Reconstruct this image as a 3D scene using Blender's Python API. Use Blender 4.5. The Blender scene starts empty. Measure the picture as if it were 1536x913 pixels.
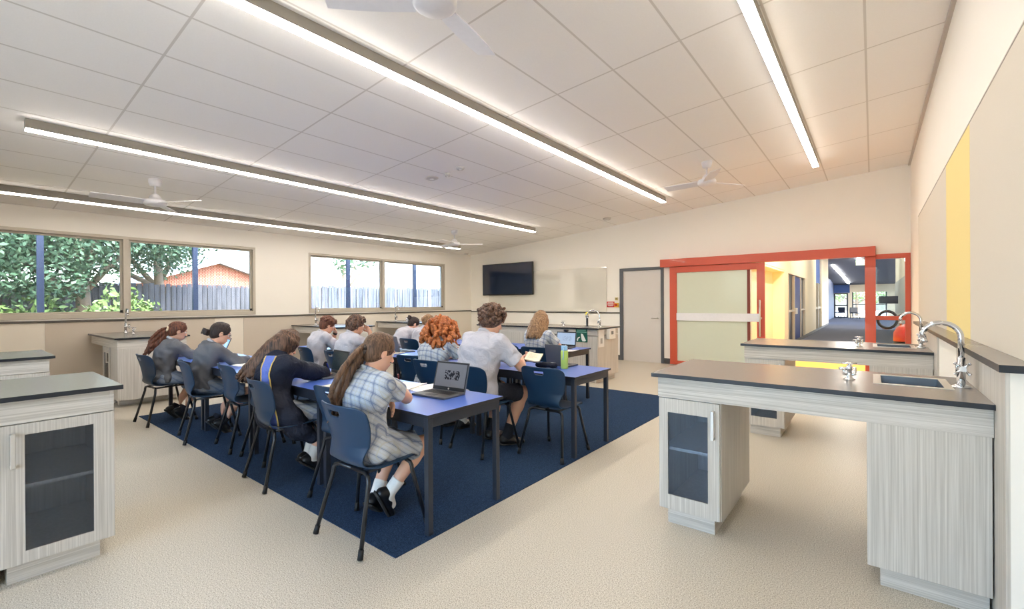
import bpy, math, random
import numpy as np
from mathutils import Vector, Matrix, Euler

random.seed(7)
scene = bpy.context.scene
COL = scene.collection
R = math.radians


def lin(r, g, b):
    def f(c):
        c = c / 255.0
        return c / 12.92 if c <= 0.04045 else ((c + 0.055) / 1.055) ** 2.4
    return (f(r), f(g), f(b), 1.0)


# ------------------------------------------------------------------ materials
def new_mat(name):
    m = bpy.data.materials.new(name)
    m.use_nodes = True
    nt = m.node_tree
    return m, nt, nt.nodes['Principled BSDF']


def setin(node, name, val):
    if name in node.inputs:
        node.inputs[name].default_value = val


def plain(name, rgb, rough=0.5, metal=0.0, spec=0.5, vary=0.04, scale=25.0, bump=0.0, coat=0.0):
    """a painted / moulded surface with a slight procedural variation of its own colour"""
    m, nt, b = new_mat(name)
    c = lin(*rgb)
    tc = nt.nodes.new('ShaderNodeTexCoord')
    nz = nt.nodes.new('ShaderNodeTexNoise')
    nz.inputs['Scale'].default_value = scale
    nz.inputs['Detail'].default_value = 3
    nt.links.new(tc.outputs['Object'], nz.inputs['Vector'])
    mx = nt.nodes.new('ShaderNodeMix'); mx.data_type = 'RGBA'
    mx.inputs[6].default_value = tuple(x * (1 - vary) for x in c[:3]) + (1,)
    mx.inputs[7].default_value = tuple(min(1, x * (1 + vary)) for x in c[:3]) + (1,)
    nt.links.new(nz.outputs['Fac'], mx.inputs[0])
    nt.links.new(mx.outputs[2], b.inputs['Base Color'])
    b.inputs['Roughness'].default_value = rough
    b.inputs['Metallic'].default_value = metal
    setin(b, 'Specular IOR Level', spec)
    setin(b, 'Coat Weight', coat)
    if bump > 0:
        bp = nt.nodes.new('ShaderNodeBump')
        bp.inputs['Strength'].default_value = bump
        bp.inputs['Distance'].default_value = 0.01
        nt.links.new(nz.outputs['Fac'], bp.inputs['Height'])
        nt.links.new(bp.outputs['Normal'], b.inputs['Normal'])
    return m


def speckle(name, base, dark, light, scale=260, rough=0.4, spec=0.4, bump=0.0, detail=2.0):
    m, nt, b = new_mat(name)
    tc = nt.nodes.new('ShaderNodeTexCoord')
    nz = nt.nodes.new('ShaderNodeTexNoise')
    nz.inputs['Scale'].default_value = scale
    nz.inputs['Detail'].default_value = detail
    nt.links.new(tc.outputs['Object'], nz.inputs['Vector'])
    cr = nt.nodes.new('ShaderNodeValToRGB')
    e = cr.color_ramp.elements
    e[0].position = 0.34; e[0].color = lin(*dark)
    e[1].position = 0.68; e[1].color = lin(*light)
    k = e.new(0.5); k.color = lin(*base)
    nt.links.new(nz.outputs['Fac'], cr.inputs[0])
    nt.links.new(cr.outputs[0], b.inputs['Base Color'])
    b.inputs['Roughness'].default_value = rough
    setin(b, 'Specular IOR Level', spec)
    if bump:
        bp = nt.nodes.new('ShaderNodeBump')
        bp.inputs['Strength'].default_value = bump
        bp.inputs['Distance'].default_value = 0.004
        nt.links.new(nz.outputs['Fac'], bp.inputs['Height'])
        nt.links.new(bp.outputs['Normal'], b.inputs['Normal'])
    return m


def grain(name, a, c, vec, rough=0.45):
    """printed wood-grain laminate: noise stretched along one axis"""
    m, nt, b = new_mat(name)
    tc = nt.nodes.new('ShaderNodeTexCoord')
    mp = nt.nodes.new('ShaderNodeMapping')
    mp.inputs['Scale'].default_value = vec
    nz = nt.nodes.new('ShaderNodeTexNoise')
    nz.inputs['Scale'].default_value = 1.0
    nz.inputs['Detail'].default_value = 5
    nz.inputs['Roughness'].default_value = 0.65
    nt.links.new(tc.outputs['Object'], mp.inputs['Vector'])
    nt.links.new(mp.outputs['Vector'], nz.inputs['Vector'])
    cr = nt.nodes.new('ShaderNodeValToRGB')
    e = cr.color_ramp.elements
    e[0].position = 0.32; e[0].color = lin(*a)
    e[1].position = 0.66; e[1].color = lin(*c)
    nt.links.new(nz.outputs['Fac'], cr.inputs[0])
    nt.links.new(cr.outputs[0], b.inputs['Base Color'])
    b.inputs['Roughness'].default_value = rough
    return m


def glow(name, rgb, strength):
    m, nt, b = new_mat(name)
    b.inputs['Base Color'].default_value = (0.8, 0.8, 0.8, 1)
    setin(b, 'Emission Color', lin(*rgb))
    setin(b, 'Emission Strength', strength)
    return m


def glass(name, tint=(235, 242, 245), gloss=1.0, haze=None, ff=0.0):
    m = bpy.data.materials.new(name); m.use_nodes = True
    nt = m.node_tree; nt.nodes.clear()
    o = nt.nodes.new('ShaderNodeOutputMaterial')
    t = nt.nodes.new('ShaderNodeBsdfTransparent'); t.inputs[0].default_value = lin(*tint)
    g = nt.nodes.new('ShaderNodeBsdfGlossy'); g.inputs['Roughness'].default_value = 0.02
    fr = nt.nodes.new('ShaderNodeFresnel'); fr.inputs[0].default_value = 1.45
    mu = nt.nodes.new('ShaderNodeMath'); mu.operation = 'MULTIPLY'; mu.inputs[1].default_value = gloss
    mx = nt.nodes.new('ShaderNodeMixShader')
    nt.links.new(fr.outputs[0], mu.inputs[0]); nt.links.new(mu.outputs[0], mx.inputs[0])
    base = t
    if haze:
        df = nt.nodes.new('ShaderNodeBsdfDiffuse'); df.inputs[0].default_value = lin(*haze)
        base = nt.nodes.new('ShaderNodeMixShader'); base.inputs[0].default_value = ff
        nt.links.new(t.outputs[0], base.inputs[1]); nt.links.new(df.outputs[0], base.inputs[2])
    nt.links.new(base.outputs[0], mx.inputs[1]); nt.links.new(g.outputs[0], mx.inputs[2])
    nt.links.new(mx.outputs[0], o.inputs[0])
    return m


def math_node(nt, op, a, bval=None):
    n = nt.nodes.new('ShaderNodeMath'); n.operation = op
    if hasattr(a, 'links'):
        nt.links.new(a, n.inputs[0])
    else:
        n.inputs[0].default_value = a
    if bval is not None:
        if hasattr(bval, 'links'):
            nt.links.new(bval, n.inputs[1])
        else:
            n.inputs[1].default_value = bval
    return n.outputs[0]


def band(nt, coord, period, width, offset=0.0):
    """1 inside a line of given width repeated with the period"""
    s = math_node(nt, 'ADD', coord, offset)
    s = math_node(nt, 'PINGPONG', s, period / 2)
    return math_node(nt, 'LESS_THAN', s, width / 2)


def mixrgb(nt, fac, a, b):
    mx = nt.nodes.new('ShaderNodeMix'); mx.data_type = 'RGBA'
    nt.links.new(fac, mx.inputs[0])
    for i, v in ((6, a), (7, b)):
        if hasattr(v, 'links'):
            nt.links.new(v, mx.inputs[i])
        else:
            mx.inputs[i].default_value = v
    return mx.outputs[2]


def ceiling_mat():
    m, nt, b = new_mat('ceiling_tile')
    tc = nt.nodes.new('ShaderNodeTexCoord')
    sp = nt.nodes.new('ShaderNodeSeparateXYZ')
    nt.links.new(tc.outputs['Object'], sp.inputs[0])
    bx = band(nt, sp.outputs['X'], 0.6, 0.018, 0.04 + 6.0)
    by = band(nt, sp.outputs['Y'], 1.37, 0.018, -1.08 + 1.37 * 4)
    fac = math_node(nt, 'MAXIMUM', bx, by)
    nz = nt.nodes.new('ShaderNodeTexNoise'); nz.inputs['Scale'].default_value = 90
    nt.links.new(tc.outputs['Object'], nz.inputs['Vector'])
    base = mixrgb(nt, nz.outputs['Fac'], lin(240, 237, 233), lin(246, 243, 240))
    col = mixrgb(nt, fac, base, lin(214, 209, 203))
    nt.links.new(col, b.inputs['Base Color'])
    b.inputs['Roughness'].default_value = 0.8
    setin(b, 'Specular IOR Level', 0.15)
    return m


def plaid_mat(name, base, l1, l2, period, bumpy=0.25):
    """woven check: lines along X and along (z + 0.75 y) so they follow back and lap alike"""
    m, nt, b = new_mat(name)
    tc = nt.nodes.new('ShaderNodeTexCoord')
    nz0 = nt.nodes.new('ShaderNodeTexNoise'); nz0.inputs['Scale'].default_value = 6
    nt.links.new(tc.outputs['Object'], nz0.inputs['Vector'])
    vm = nt.nodes.new('ShaderNodeVectorMath'); vm.operation = 'SCALE'; vm.inputs['Scale'].default_value = 0.010
    nt.links.new(nz0.outputs['Color'], vm.inputs[0])
    va = nt.nodes.new('ShaderNodeVectorMath'); va.operation = 'ADD'
    nt.links.new(tc.outputs['Object'], va.inputs[0]); nt.links.new(vm.outputs[0], va.inputs[1])
    sp = nt.nodes.new('ShaderNodeSeparateXYZ'); nt.links.new(va.outputs[0], sp.inputs[0])
    w = math_node(nt, 'ADD', sp.outputs['Z'], math_node(nt, 'MULTIPLY', sp.outputs['Y'], .75))
    ax = math_node(nt, 'ADD', sp.outputs['X'], 5.0)
    aw = math_node(nt, 'ADD', w, 5.0)
    col = base_c = lin(*base)
    wide = math_node(nt, 'ADD', band(nt, ax, period, period * .36), band(nt, aw, period, period * .36))
    wide = math_node(nt, 'MULTIPLY', wide, 0.22)
    c = mixrgb(nt, wide, base_c, lin(*l1))
    thin = math_node(nt, 'MAXIMUM', band(nt, ax, period, period * .085), band(nt, aw, period, period * .085))
    thin = math_node(nt, 'MULTIPLY', thin, 0.55)
    c = mixrgb(nt, thin, c, lin(*l1))
    yel = math_node(nt, 'MAXIMUM', band(nt, ax, period, period * .08, period / 2), band(nt, aw, period, period * .08, period / 2))
    yel = math_node(nt, 'MULTIPLY', yel, 0.35)
    c = mixrgb(nt, yel, c, lin(*l2))
    nt.links.new(c, b.inputs['Base Color'])
    b.inputs['Roughness'].default_value = 0.85
    setin(b, 'Specular IOR Level', 0.15)
    nz = nt.nodes.new('ShaderNodeTexNoise'); nz.inputs['Scale'].default_value = 14; nz.inputs['Detail'].default_value = 4
    nz.inputs['Distortion'].default_value = 1.2
    nt.links.new(tc.outputs['Object'], nz.inputs['Vector'])
    bp = nt.nodes.new('ShaderNodeBump'); bp.inputs['Strength'].default_value = bumpy; bp.inputs['Distance'].default_value = 0.04
    nt.links.new(nz.outputs['Fac'], bp.inputs['Height']); nt.links.new(bp.outputs['Normal'], b.inputs['Normal'])
    return m


def cloth_mat(name, rgb, vary=0.08, bumpy=0.35, rough=0.85):
    m, nt, b = new_mat(name)
    c = lin(*rgb)
    tc = nt.nodes.new('ShaderNodeTexCoord')
    nz = nt.nodes.new('ShaderNodeTexNoise'); nz.inputs['Scale'].default_value = 12; nz.inputs['Detail'].default_value = 4
    nz.inputs['Distortion'].default_value = 1.4
    nt.links.new(tc.outputs['Object'], nz.inputs['Vector'])
    fine = nt.nodes.new('ShaderNodeTexNoise'); fine.inputs['Scale'].default_value = 220
    nt.links.new(tc.outputs['Object'], fine.inputs['Vector'])
    col = mixrgb(nt, fine.outputs['Fac'], tuple(x * (1 - vary) for x in c[:3]) + (1,), tuple(min(1, x * (1 + vary)) for x in c[:3]) + (1,))
    nt.links.new(col, b.inputs['Base Color'])
    b.inputs['Roughness'].default_value = rough
    setin(b, 'Specular IOR Level', 0.15)
    bp = nt.nodes.new('ShaderNodeBump'); bp.inputs['Strength'].default_value = bumpy; bp.inputs['Distance'].default_value = 0.04
    nt.links.new(nz.outputs['Fac'], bp.inputs['Height']); nt.links.new(bp.outputs['Normal'], b.inputs['Normal'])
    return m


def hair_mat(name, dark, light, vec=(90, 90, 9), rough=0.5):
    m, nt, b = new_mat(name)
    tc = nt.nodes.new('ShaderNodeTexCoord')
    mp = nt.nodes.new('ShaderNodeMapping'); mp.inputs['Scale'].default_value = vec
    nz = nt.nodes.new('ShaderNodeTexNoise'); nz.inputs['Scale'].default_value = 1; nz.inputs['Detail'].default_value = 4
    nz.inputs['Distortion'].default_value = 0.6
    nt.links.new(tc.outputs['Object'], mp.inputs[0]); nt.links.new(mp.outputs[0], nz.inputs['Vector'])
    cr = nt.nodes.new('ShaderNodeValToRGB'); e = cr.color_ramp.elements
    e[0].position = 0.33; e[0].color = lin(*dark); e[1].position = 0.68; e[1].color = lin(*light)
    nt.links.new(nz.outputs['Fac'], cr.inputs[0]); nt.links.new(cr.outputs[0], b.inputs['Base Color'])
    b.inputs['Roughness'].default_value = rough
    setin(b, 'Specular IOR Level', 0.35)
    bp = nt.nodes.new('ShaderNodeBump'); bp.inputs['Strength'].default_value = 0.6; bp.inputs['Distance'].default_value = 0.01
    nt.links.new(nz.outputs['Fac'], bp.inputs['Height']); nt.links.new(bp.outputs['Normal'], b.inputs['Normal'])
    return m


def skin_mat(name, rgb):
    m = plain(name, rgb, rough=0.5, vary=0.06, scale=30, spec=0.35)
    b = m.node_tree.nodes['Principled BSDF']
    setin(b, 'Subsurface Weight', 0.08)
    setin(b, 'Subsurface Scale', 0.01)
    return m


M = {}
M['wall'] = plain('wall_paint', (245, 241, 233), 0.65, spec=0.25, vary=0.012, scale=3)
M['wall_low'] = plain('wall_lining_panel', (232, 224, 211), 0.55, vary=0.015, scale=3)
M['wall_grey'] = plain('wall_lining_panel_grey', (203, 192, 178), 0.55, vary=0.015, scale=3)
M['ceiling'] = ceiling_mat()
M['ceil_edge'] = plain('ceiling_angle_trim', (196, 188, 180), 0.5)
M['floor'] = speckle('speckled_vinyl', (199, 191, 175), (142, 133, 116), (228, 222, 210), 185, 0.38, 0.4, detail=4)
M['carpet'] = speckle('navy_carpet', (38, 58, 86), (22, 37, 58), (60, 82, 112), 240, 0.95, 0.1, 0.5)
M['carpet2'] = speckle('corridor_carpet', (92, 95, 108), (72, 76, 88), (112, 115, 126), 60, 0.95, 0.1)
M['dado'] = plain('dado_trim', (88, 84, 78), 0.4)
M['skirt'] = plain('skirting_vinyl', (82, 84, 86), 0.4)
M['alu'] = plain('window_aluminium', (196, 188, 174), 0.4)
M['grain_v'] = grain('ash_laminate_upright', (178, 172, 163), (219, 214, 206), (135, 135, 1.3))
M['grain_h'] = grain('ash_laminate_level', (178, 172, 163), (225, 220, 213), (1.3, 1.3, 135))
M['lam_in'] = grain('ash_laminate_inside', (204, 203, 202), (228, 226, 224), (60, 60, 2))
M['top'] = plain('bench_top', (140, 134, 127), 0.26, spec=0.5, vary=0.06, scale=60)
M['edge'] = plain('bench_edge', (28, 34, 44), 0.35)
M['steel'] = plain('brushed_steel', (218, 214, 208), 0.42, metal=0.7, vary=0.03)
M['sink_in'] = plain('sink_bowl_steel', (92, 93, 96), 0.35, metal=1.0)
M['chrome'] = plain('chrome', (225, 227, 230), 0.08, metal=1.0, vary=0.0)
M['black'] = plain('black_plastic', (24, 25, 28), 0.45)
M['red'] = plain('red_frame_paint', (202, 86, 60), 0.35, spec=0.5, vary=0.03, coat=0.2)
M['red_dark'] = plain('red_brown_seal', (124, 52, 38), 0.5)
M['white'] = plain('white_plastic', (232, 230, 226), 0.4)
M['white_rail'] = plain('white_metal_rail', (232, 232, 236), 0.3)
M['door'] = plain('door_leaf_paint', (212, 207, 202), 0.45, vary=0.015, scale=5)
M['doorframe'] = plain('door_frame_grey', (88, 92, 98), 0.45)
M['frost'] = plain('pale_green_writing_glass', (212, 218, 200), 0.12, spec=0.5, vary=0.01)
M['board'] = plain('glass_writing_board', (232, 228, 217), 0.04, spec=0.8, vary=0.0, coat=1.0)
setin(M['board'].node_tree.nodes['Principled BSDF'], 'Coat IOR', 2.0)
M['screen'] = plain('dark_screen', (38, 48, 68), 0.12, spec=0.7)
M['glass'] = glass('window_glass')
M['glass_dark'] = glass('cabinet_glass', (232, 238, 244), 1.0, (150, 166, 192), .045)  # bluish diffuse share painted in for window light reflected on the pane
M['blue_shell'] = plain('navy_chair_plastic', (28, 56, 84), 0.38, spec=0.4, vary=0.05)
M['leg'] = plain('black_tube', (26, 28, 34), 0.28, spec=0.6)
M['foot'] = plain('black_rubber', (18, 18, 20), 0.6)
M['table_top'] = plain('blue_table_top', (78, 110, 196), 0.3, spec=0.5, vary=0.03, scale=60)
M['table_edge'] = plain('table_edge_black', (30, 34, 44), 0.4)
M['frame'] = plain('table_frame_powdercoat', (40, 46, 58), 0.4)
M['felt'] = plain('acoustic_board', (222, 214, 201), 0.95, spec=0.05, vary=0.035, scale=160, bump=0.05)
M['yellow'] = plain('yellow_acoustic_board', (244, 224, 160), 0.95, spec=0.05, vary=0.03, scale=160)
M['tube_light'] = glow('led_diffuser', (255, 246, 234), 13.5)
M['tube_soft'] = glow('led_diffuser_soft', (255, 246, 234), 6.8)
M['lamp_body'] = plain('lamp_body_grey', (150, 144, 134), 0.5)
M['paper'] = plain('paper', (240, 238, 234), 0.7, vary=0.02)


# ------------------------------------------------------------------ mesh builder
class MB:
    def __init__(self):
        self.v = []; self.f = []; self.m = []; self.s = []

    def add(self, vs, fs, mat=0, smooth=False):
        o = len(self.v)
        self.v += [tuple(p) for p in vs]
        for i, f in enumerate(fs):
            self.f.append(tuple(o + k for k in f))
            self.m.append(mat[i] if isinstance(mat, (list, tuple)) else mat)
            self.s.append(smooth)
        return self

    def box(self, x0, x1, y0, y1, z0, z1, mat=0, top=None, bev=0.0):
        mt = [mat] * 6
        if top is not None:
            mt[1] = top
        vs = [(x0, y0, z0), (x1, y0, z0), (x1, y1, z0), (x0, y1, z0), (x0, y0, z1), (x1, y0, z1), (x1, y1, z1), (x0, y1, z1)]
        fs = [(0, 3, 2, 1), (4, 5, 6, 7), (0, 1, 5, 4), (1, 2, 6, 5), (2, 3, 7, 6), (3, 0, 4, 7)]
        return self.add(vs, fs, mt)

    def prism(self, poly, z0, z1, mat=0):
        n = len(poly)
        vs = [(p[0], p[1], z0) for p in poly] + [(p[0], p[1], z1) for p in poly]
        fs = [tuple(reversed(range(n))), tuple(range(n, 2 * n))] + [(i, (i + 1) % n, n + (i + 1) % n, n + i) for i in range(n)]
        return self.add(vs, fs, mat)

    def tube(self, path, r, n=10, mat=0, caps=True):
        path = [Vector(p) for p in path]
        rs = r if isinstance(r, (list, tuple)) else [r] * len(path)
        vs = []; prev = None
        for i, p in enumerate(path):
            if i == 0: t = path[1] - p
            elif i == len(path) - 1: t = p - path[i - 1]
            else: t = (path[i + 1] - p).normalized() + (p - path[i - 1]).normalized()
            t.normalize()
            if prev is None:
                a = Vector((0, 0, 1)) if abs(t.z) < 0.9 else Vector((1, 0, 0))
                u = t.cross(a).normalized()
            else:
                u = (prev - t * prev.dot(t)).normalized()
            prev = u
            w = t.cross(u)
            for k in range(n):
                a = 2 * math.pi * k / n
                vs.append(p + (u * math.cos(a) + w * math.sin(a)) * rs[i])
        fs = []
        for i in range(len(path) - 1):
            for k in range(n):
                fs.append((i * n + k, i * n + (k + 1) % n, (i + 1) * n + (k + 1) % n, (i + 1) * n + k))
        self.add(vs, fs, mat, True)
        if caps:
            o = len(self.v) - len(vs)
            self.f.append(tuple(o + k for k in reversed(range(n)))); self.m.append(mat); self.s.append(False)
            self.f.append(tuple(o + (len(path) - 1) * n + k for k in range(n))); self.m.append(mat); self.s.append(False)
        return self

    def lathe(self, prof, c=(0, 0, 0), n=20, mat=0, smooth=True):
        vs = []
        for (r, z) in prof:
            for k in range(n):
                a = 2 * math.pi * k / n
                vs.append((c[0] + r * math.cos(a), c[1] + r * math.sin(a), c[2] + z))
        fs = []
        for i in range(len(prof) - 1):
            for k in range(n):
                fs.append((i * n + k, i * n + (k + 1) % n, (i + 1) * n + (k + 1) % n, (i + 1) * n + k))
        fs.append(tuple(reversed(range(n)))); fs.append(tuple((len(prof) - 1) * n + k for k in range(n)))
        return self.add(vs, fs, mat, smooth)

    def build(self, name, mats, parent=None, loc=None, bevel=0.0, rot=None):
        me = bpy.data.meshes.new(name)
        me.from_pydata(self.v, [], self.f)
        for m in (mats if isinstance(mats, (list, tuple)) else [mats]):
            me.materials.append(m)
        me.polygons.foreach_set('material_index', self.m)
        me.polygons.foreach_set('use_smooth', self.s)
        me.update()
        o = bpy.data.objects.new(name, me)
        COL.objects.link(o)
        if parent is not None: o.parent = parent
        if loc is not None: o.location = loc
        if rot is not None: o.rotation_euler = rot
        if bevel > 0:
            b = o.modifiers.new('bevel', 'BEVEL'); b.width = bevel; b.segments = 2; b.limit_method = 'ANGLE'; b.angle_limit = R(40)
        return o


def tag(o, label=None, cat=None, group=None, kind=None):
    if label: o['label'] = label
    if cat: o['category'] = cat
    if group: o['group'] = group
    if kind: o['kind'] = kind
    return o


def thing(name, label, cat, loc=(0, 0, 0), rz=0.0, group=None, kind=None):
    o = bpy.data.objects.new(name, None)
    o.empty_display_size = 0.1
    COL.objects.link(o)
    o.location = loc; o.rotation_euler = (0, 0, rz)
    return tag(o, label, cat, group, kind)


def dup(o, loc=None, rz=None, label=None, parent=None):
    c = o.copy(); COL.objects.link(c)
    if parent is not None:
        c.parent = parent
    if loc is not None: c.location = loc
    if rz is not None: c.rotation_euler = (0, 0, rz)
    if label: c['label'] = label
    for ch in list(o.children):
        dup(ch, parent=c)
    return c


def struct(name, mb, mats, bevel=0.0, parent=None, label=None):
    o = mb.build(name, mats, parent, bevel=bevel)
    if parent is None:
        o['kind'] = 'structure'
    if label: o['label'] = label
    return o


def arc(c, r, a0, a1, n, ax=(1, 0, 0), ay=(0, 0, 1)):
    c = Vector(c); ax = Vector(ax); ay = Vector(ay)
    return [c + ax * (r * math.cos(R(a0 + (a1 - a0) * i / n))) + ay * (r * math.sin(R(a0 + (a1 - a0) * i / n))) for i in range(n + 1)]
# ------------------------------------------------------------------ the room shell
XW, XR, YB, YF = -9.70, 0.51, 10.20, -3.2
CA, CB = 3.66, 0.0833                      # ceiling height = CA + CB * x


def ceil_z(x):
    return CA + CB * x


struct('floor', MB().box(XW - .2, XR + .2, YF, YB + .2, -.1, 0.0), M['floor'])
# sloping grid ceiling
mb = MB()
x0, x1 = XW - .2, XR + .2
mb.add([(x0, YF, ceil_z(x0)), (x1, YF, ceil_z(x1)), (x1, YB + .2, ceil_z(x1)), (x0, YB + .2, ceil_z(x0)),
        (x0, YF, ceil_z(x0) + .1), (x1, YF, ceil_z(x1) + .1), (x1, YB + .2, ceil_z(x1) + .1), (x0, YB + .2, ceil_z(x0) + .1)],
       [(0, 3, 2, 1), (4, 5, 6, 7), (0, 1, 5, 4), (1, 2, 6, 5), (2, 3, 7, 6), (3, 0, 4, 7)])
struct('ceiling', mb, M['ceiling'])

# window wall (left), with two long openings
W1 = (-0.08, 3.95, 1.19, 2.53)
W2 = (5.05, 9.10, 1.19, 2.52)
mb = MB()
for (a, b, c, d) in ((YF, W1[0], 0, 3.1), (W1[1], W2[0], 0, 3.1), (W2[1], YB, 0, 3.1)):
    mb.box(XW - .2, XW, a, b, c, d)
for w in (W1, W2):
    mb.box(XW - .2, XW, w[0], w[1], 0, w[2]); mb.box(XW - .2, XW, w[0], w[1], w[3], 3.1)
struct('wall_left', mb, M['wall'])
# back wall with the openings for the two doors and the side light
DZ = 2.15
mb = MB()
for (a, b, c, d) in ((XW - .2, -4.70, 0, 4.0), (-4.70, -3.75, DZ, 4.0), (-3.75, -1.95, 0, 4.0), (-1.95, 0.02, 2.20, 4.0), (0.02, .50, 2.20, 4.0), (.50, XR + .2, 0, 4.0)):
    mb.box(a, b, YB, YB + .2, c, d)
struct('wall_back', mb, M['wall'])
struct('wall_right', MB().box(XR, XR + .2, YF, YB, 0, 4.0), M['wall'])
mb = MB()          # the wall behind the camera with an unseen window band, enlarged for more daylight
for (a, b, c, d) in ((XW - .2, -5.6, 0, 4.0), (-5.6, .2, 0, .12), (-5.6, .2, 2.8, 4.0), (.2, XR + .2, 0, 4.0)):
    mb.box(a, b, YF - .2, YF, c, d)
struct('wall_front', mb, M['wall'])
root = bpy.data.objects.new('window_4', None); COL.objects.link(root); root['kind'] = 'structure'
mb = MB()
mb.box(-5.6, .2, YF - .12, YF - .06, .12, .17); mb.box(-5.6, .2, YF - .12, YF - .06, 2.75, 2.8)
for k in range(6): mb.box(-5.6 + k * 1.15, -5.55 + k * 1.15, YF - .12, YF - .06, .17, 2.75)
mb.build('window_frame', M['alu'], root)
MB().box(-5.55, .15, YF - .10, YF - .095, .17, 2.75).build('pane', M['glass'], root)
struct('courtyard_ground', MB().box(-30, 30, -30, YF - .2, -.15, -.05), plain('courtyard_paving', (196, 190, 180), .9, vary=.05))

# lining panels under the dado of the window wall
mb = MB()
ys = [-3.2, .18, 1.45]
mb.box(XW, XW + .008, YF, 0.98, .12, 1.135, 0)
mb.box(XW, XW + .008, 0.985, 3.22, .12, 1.135, 1)
mb.box(XW, XW + .008, 3.225, 3.72, .12, 1.135, 0)
mb.box(XW, XW + .008, 3.725, 5.62, .12, 1.135, 1)
mb.box(XW, XW + .008, 5.625, 10.2, .12, 1.135, 0)
struct('trim_1', mb, [M['wall_low'], M['wall_grey']])
struct('trim_2', MB().box(XW, XW + .022, YF, YB, 1.135, 1.168), M['dado'], 0.003)
struct('trim_3', MB().box(XW + .02, -4.77, YB - .022, YB, 1.115, 1.147), M['dado'], 0.003)
struct('baseboard_left', MB().box(XW, XW + .012, YF, YB, 0, .12), M['skirt'])
mb = MB().box(XW + .012, -4.765, YB - .012, YB, 0, .12); mb.box(-3.695, -3.55, YB - .012, YB, 0, .12)
struct('baseboard_back', mb, M['skirt'])
# ceiling angle along the walls
mb = MB()
z = ceil_z(XR)
mb.box(XR - .03, XR, YF, YB, z - .03, z - .003)
struct('trim_4', mb, M['ceil_edge'])


# ------------------------------------------------------------------ windows
def window(name, w, mull, label):
    y0, y1, z0, z1 = w
    root = bpy.data.objects.new(name, None); COL.objects.link(root); root['kind'] = 'structure'
    xa, xb = XW - .11, XW + .012
    t = .05
    mb = MB()
    mb.box(xa, xb, y0, y1, z0, z0 + t + .02); mb.box(xa, xb, y0, y1, z1 - t, z1)
    mb.box(xa, xb, y0, y0 + t, z0 + t, z1 - t); mb.box(xa, xb, y1 - t, y1, z0 + t, z1 - t)
    mb.box(xa, xb, mull - .038, mull + .038, z0 + t, z1 - t)
    mb.build('window_frame', M['alu'], root, bevel=.004)
    for a, b in ((y0 + t, mull - .038), (mull + .038, y1 - t)):
        s = MB()
        xc, xd = XW - .085, XW - .045
        q = .032
        s.box(xc, xd, a, b, z0 + t + .02, z0 + t + .02 + q); s.box(xc, xd, a, b, z1 - t - q, z1 - t)
        s.box(xc, xd, a, a + q, z0 + t + .05, z1 - t - q); s.box(xc, xd, b - q, b, z0 + t + .05, z1 - t - q)
        sash = s.build('sash', M['alu'], root, bevel=.003)
        MB().box(XW - .068, XW - .062, a + q, b - q, z0 + t + .05, z1 - t - q).build('pane', M['glass'], sash)
        MB().box(xd, xd + .015, b - q - .006, b - .004, z0 + t + .03, z0 + t + .07).build('latch', M['black'], sash)


window('window_1', W1, 1.935, None)
window('window_2', W2, 7.0, None)

# ------------------------------------------------------------------ outside
struct('ground', MB().box(-60, XW - .2, YF - .2, 45, -.15, -.05), plain('yard_ground', (150, 140, 110), 0.9, vary=.2, scale=2))
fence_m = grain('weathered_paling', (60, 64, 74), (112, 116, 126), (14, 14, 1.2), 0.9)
fence_shaded = grain('shaded_paling', (58, 60, 66), (96, 96, 102), (14, 14, 1.2), 0.9)  # darker copy of the paling, tree shade put into its colour


def fence(y0, y1, x, h, label, fence_m):
    root = thing('paling_fence', label, 'fence', (x, (y0 + y1) / 2, -.05))
    L = (y1 - y0) / 2
    mb = MB(); rng = random.Random(int(y0 * 10) + 100)
    y = -L
    while y < L:
        w = .12
        hh = h + rng.uniform(-.025, .03); dx = rng.choice((0, .02))
        mb.box(dx, dx + .016, y, y + w - rng.uniform(.012, .022), 0, hh)
        y += w
    mb.build('palings', fence_m, root)
    MB().box(-.012, -.002, -L, L, 0, h - .06).build('dark_gap_backing', fence_shaded, root)  # dark sheet added to make the gaps between palings look shaded
    for zz in (.35, h - .35):
        MB().box(-.06, 0, -L, L, zz, zz + .08).build('rail', fence_m, root)
    k = -L + .3
    while k < L:
        MB().box(-.15, -.06, k, k + .1, 0, h - .1).build('post', fence_m, root)
        k += 2.6


fence(-6, 6.7, -14.6, 1.98, 'weathered grey timber paling fence shaded by the trees', fence_shaded)
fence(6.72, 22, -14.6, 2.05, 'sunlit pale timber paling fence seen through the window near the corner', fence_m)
post_m = plain('verandah_post_blue', (30, 40, 62), 0.4)
for i, (y, lab) in enumerate(((1.115, 'dark blue steel verandah post outside the pane cut by the photo edge'), (3.455, 'dark blue steel verandah post in front of the grey fence and brick gable'),
                              (7.12, 'blue steel verandah post outside the pane nearer the middle of the wall'), (9.475, 'blue steel verandah post outside the pane nearest the television'))):
    t = thing('verandah_post', lab, 'post', (-11.5, y, -.05), 0, 'steel posts outside the windows')
    MB().box(-.045, .045, -.045, .045, 0, 3.3).build('shaft', post_m, t, bevel=.006)
    MB().box(-.1, .1, -.1, .1, 0, .015).build('base_plate', post_m, t)
# steel gate frame by the far window
t = thing('gate_frame', 'thin grey steel gate frame standing outside by the sunlit fence', 'gate', (-13.2, 11.6, -.05))
MB().box(-.03, .03, -.03, .03, 0, 2.45).build('post', M['alu'], t)
MB().box(-.03, .03, .03, 2.2, 2.28, 2.34).build('rail', M['alu'], t)

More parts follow.
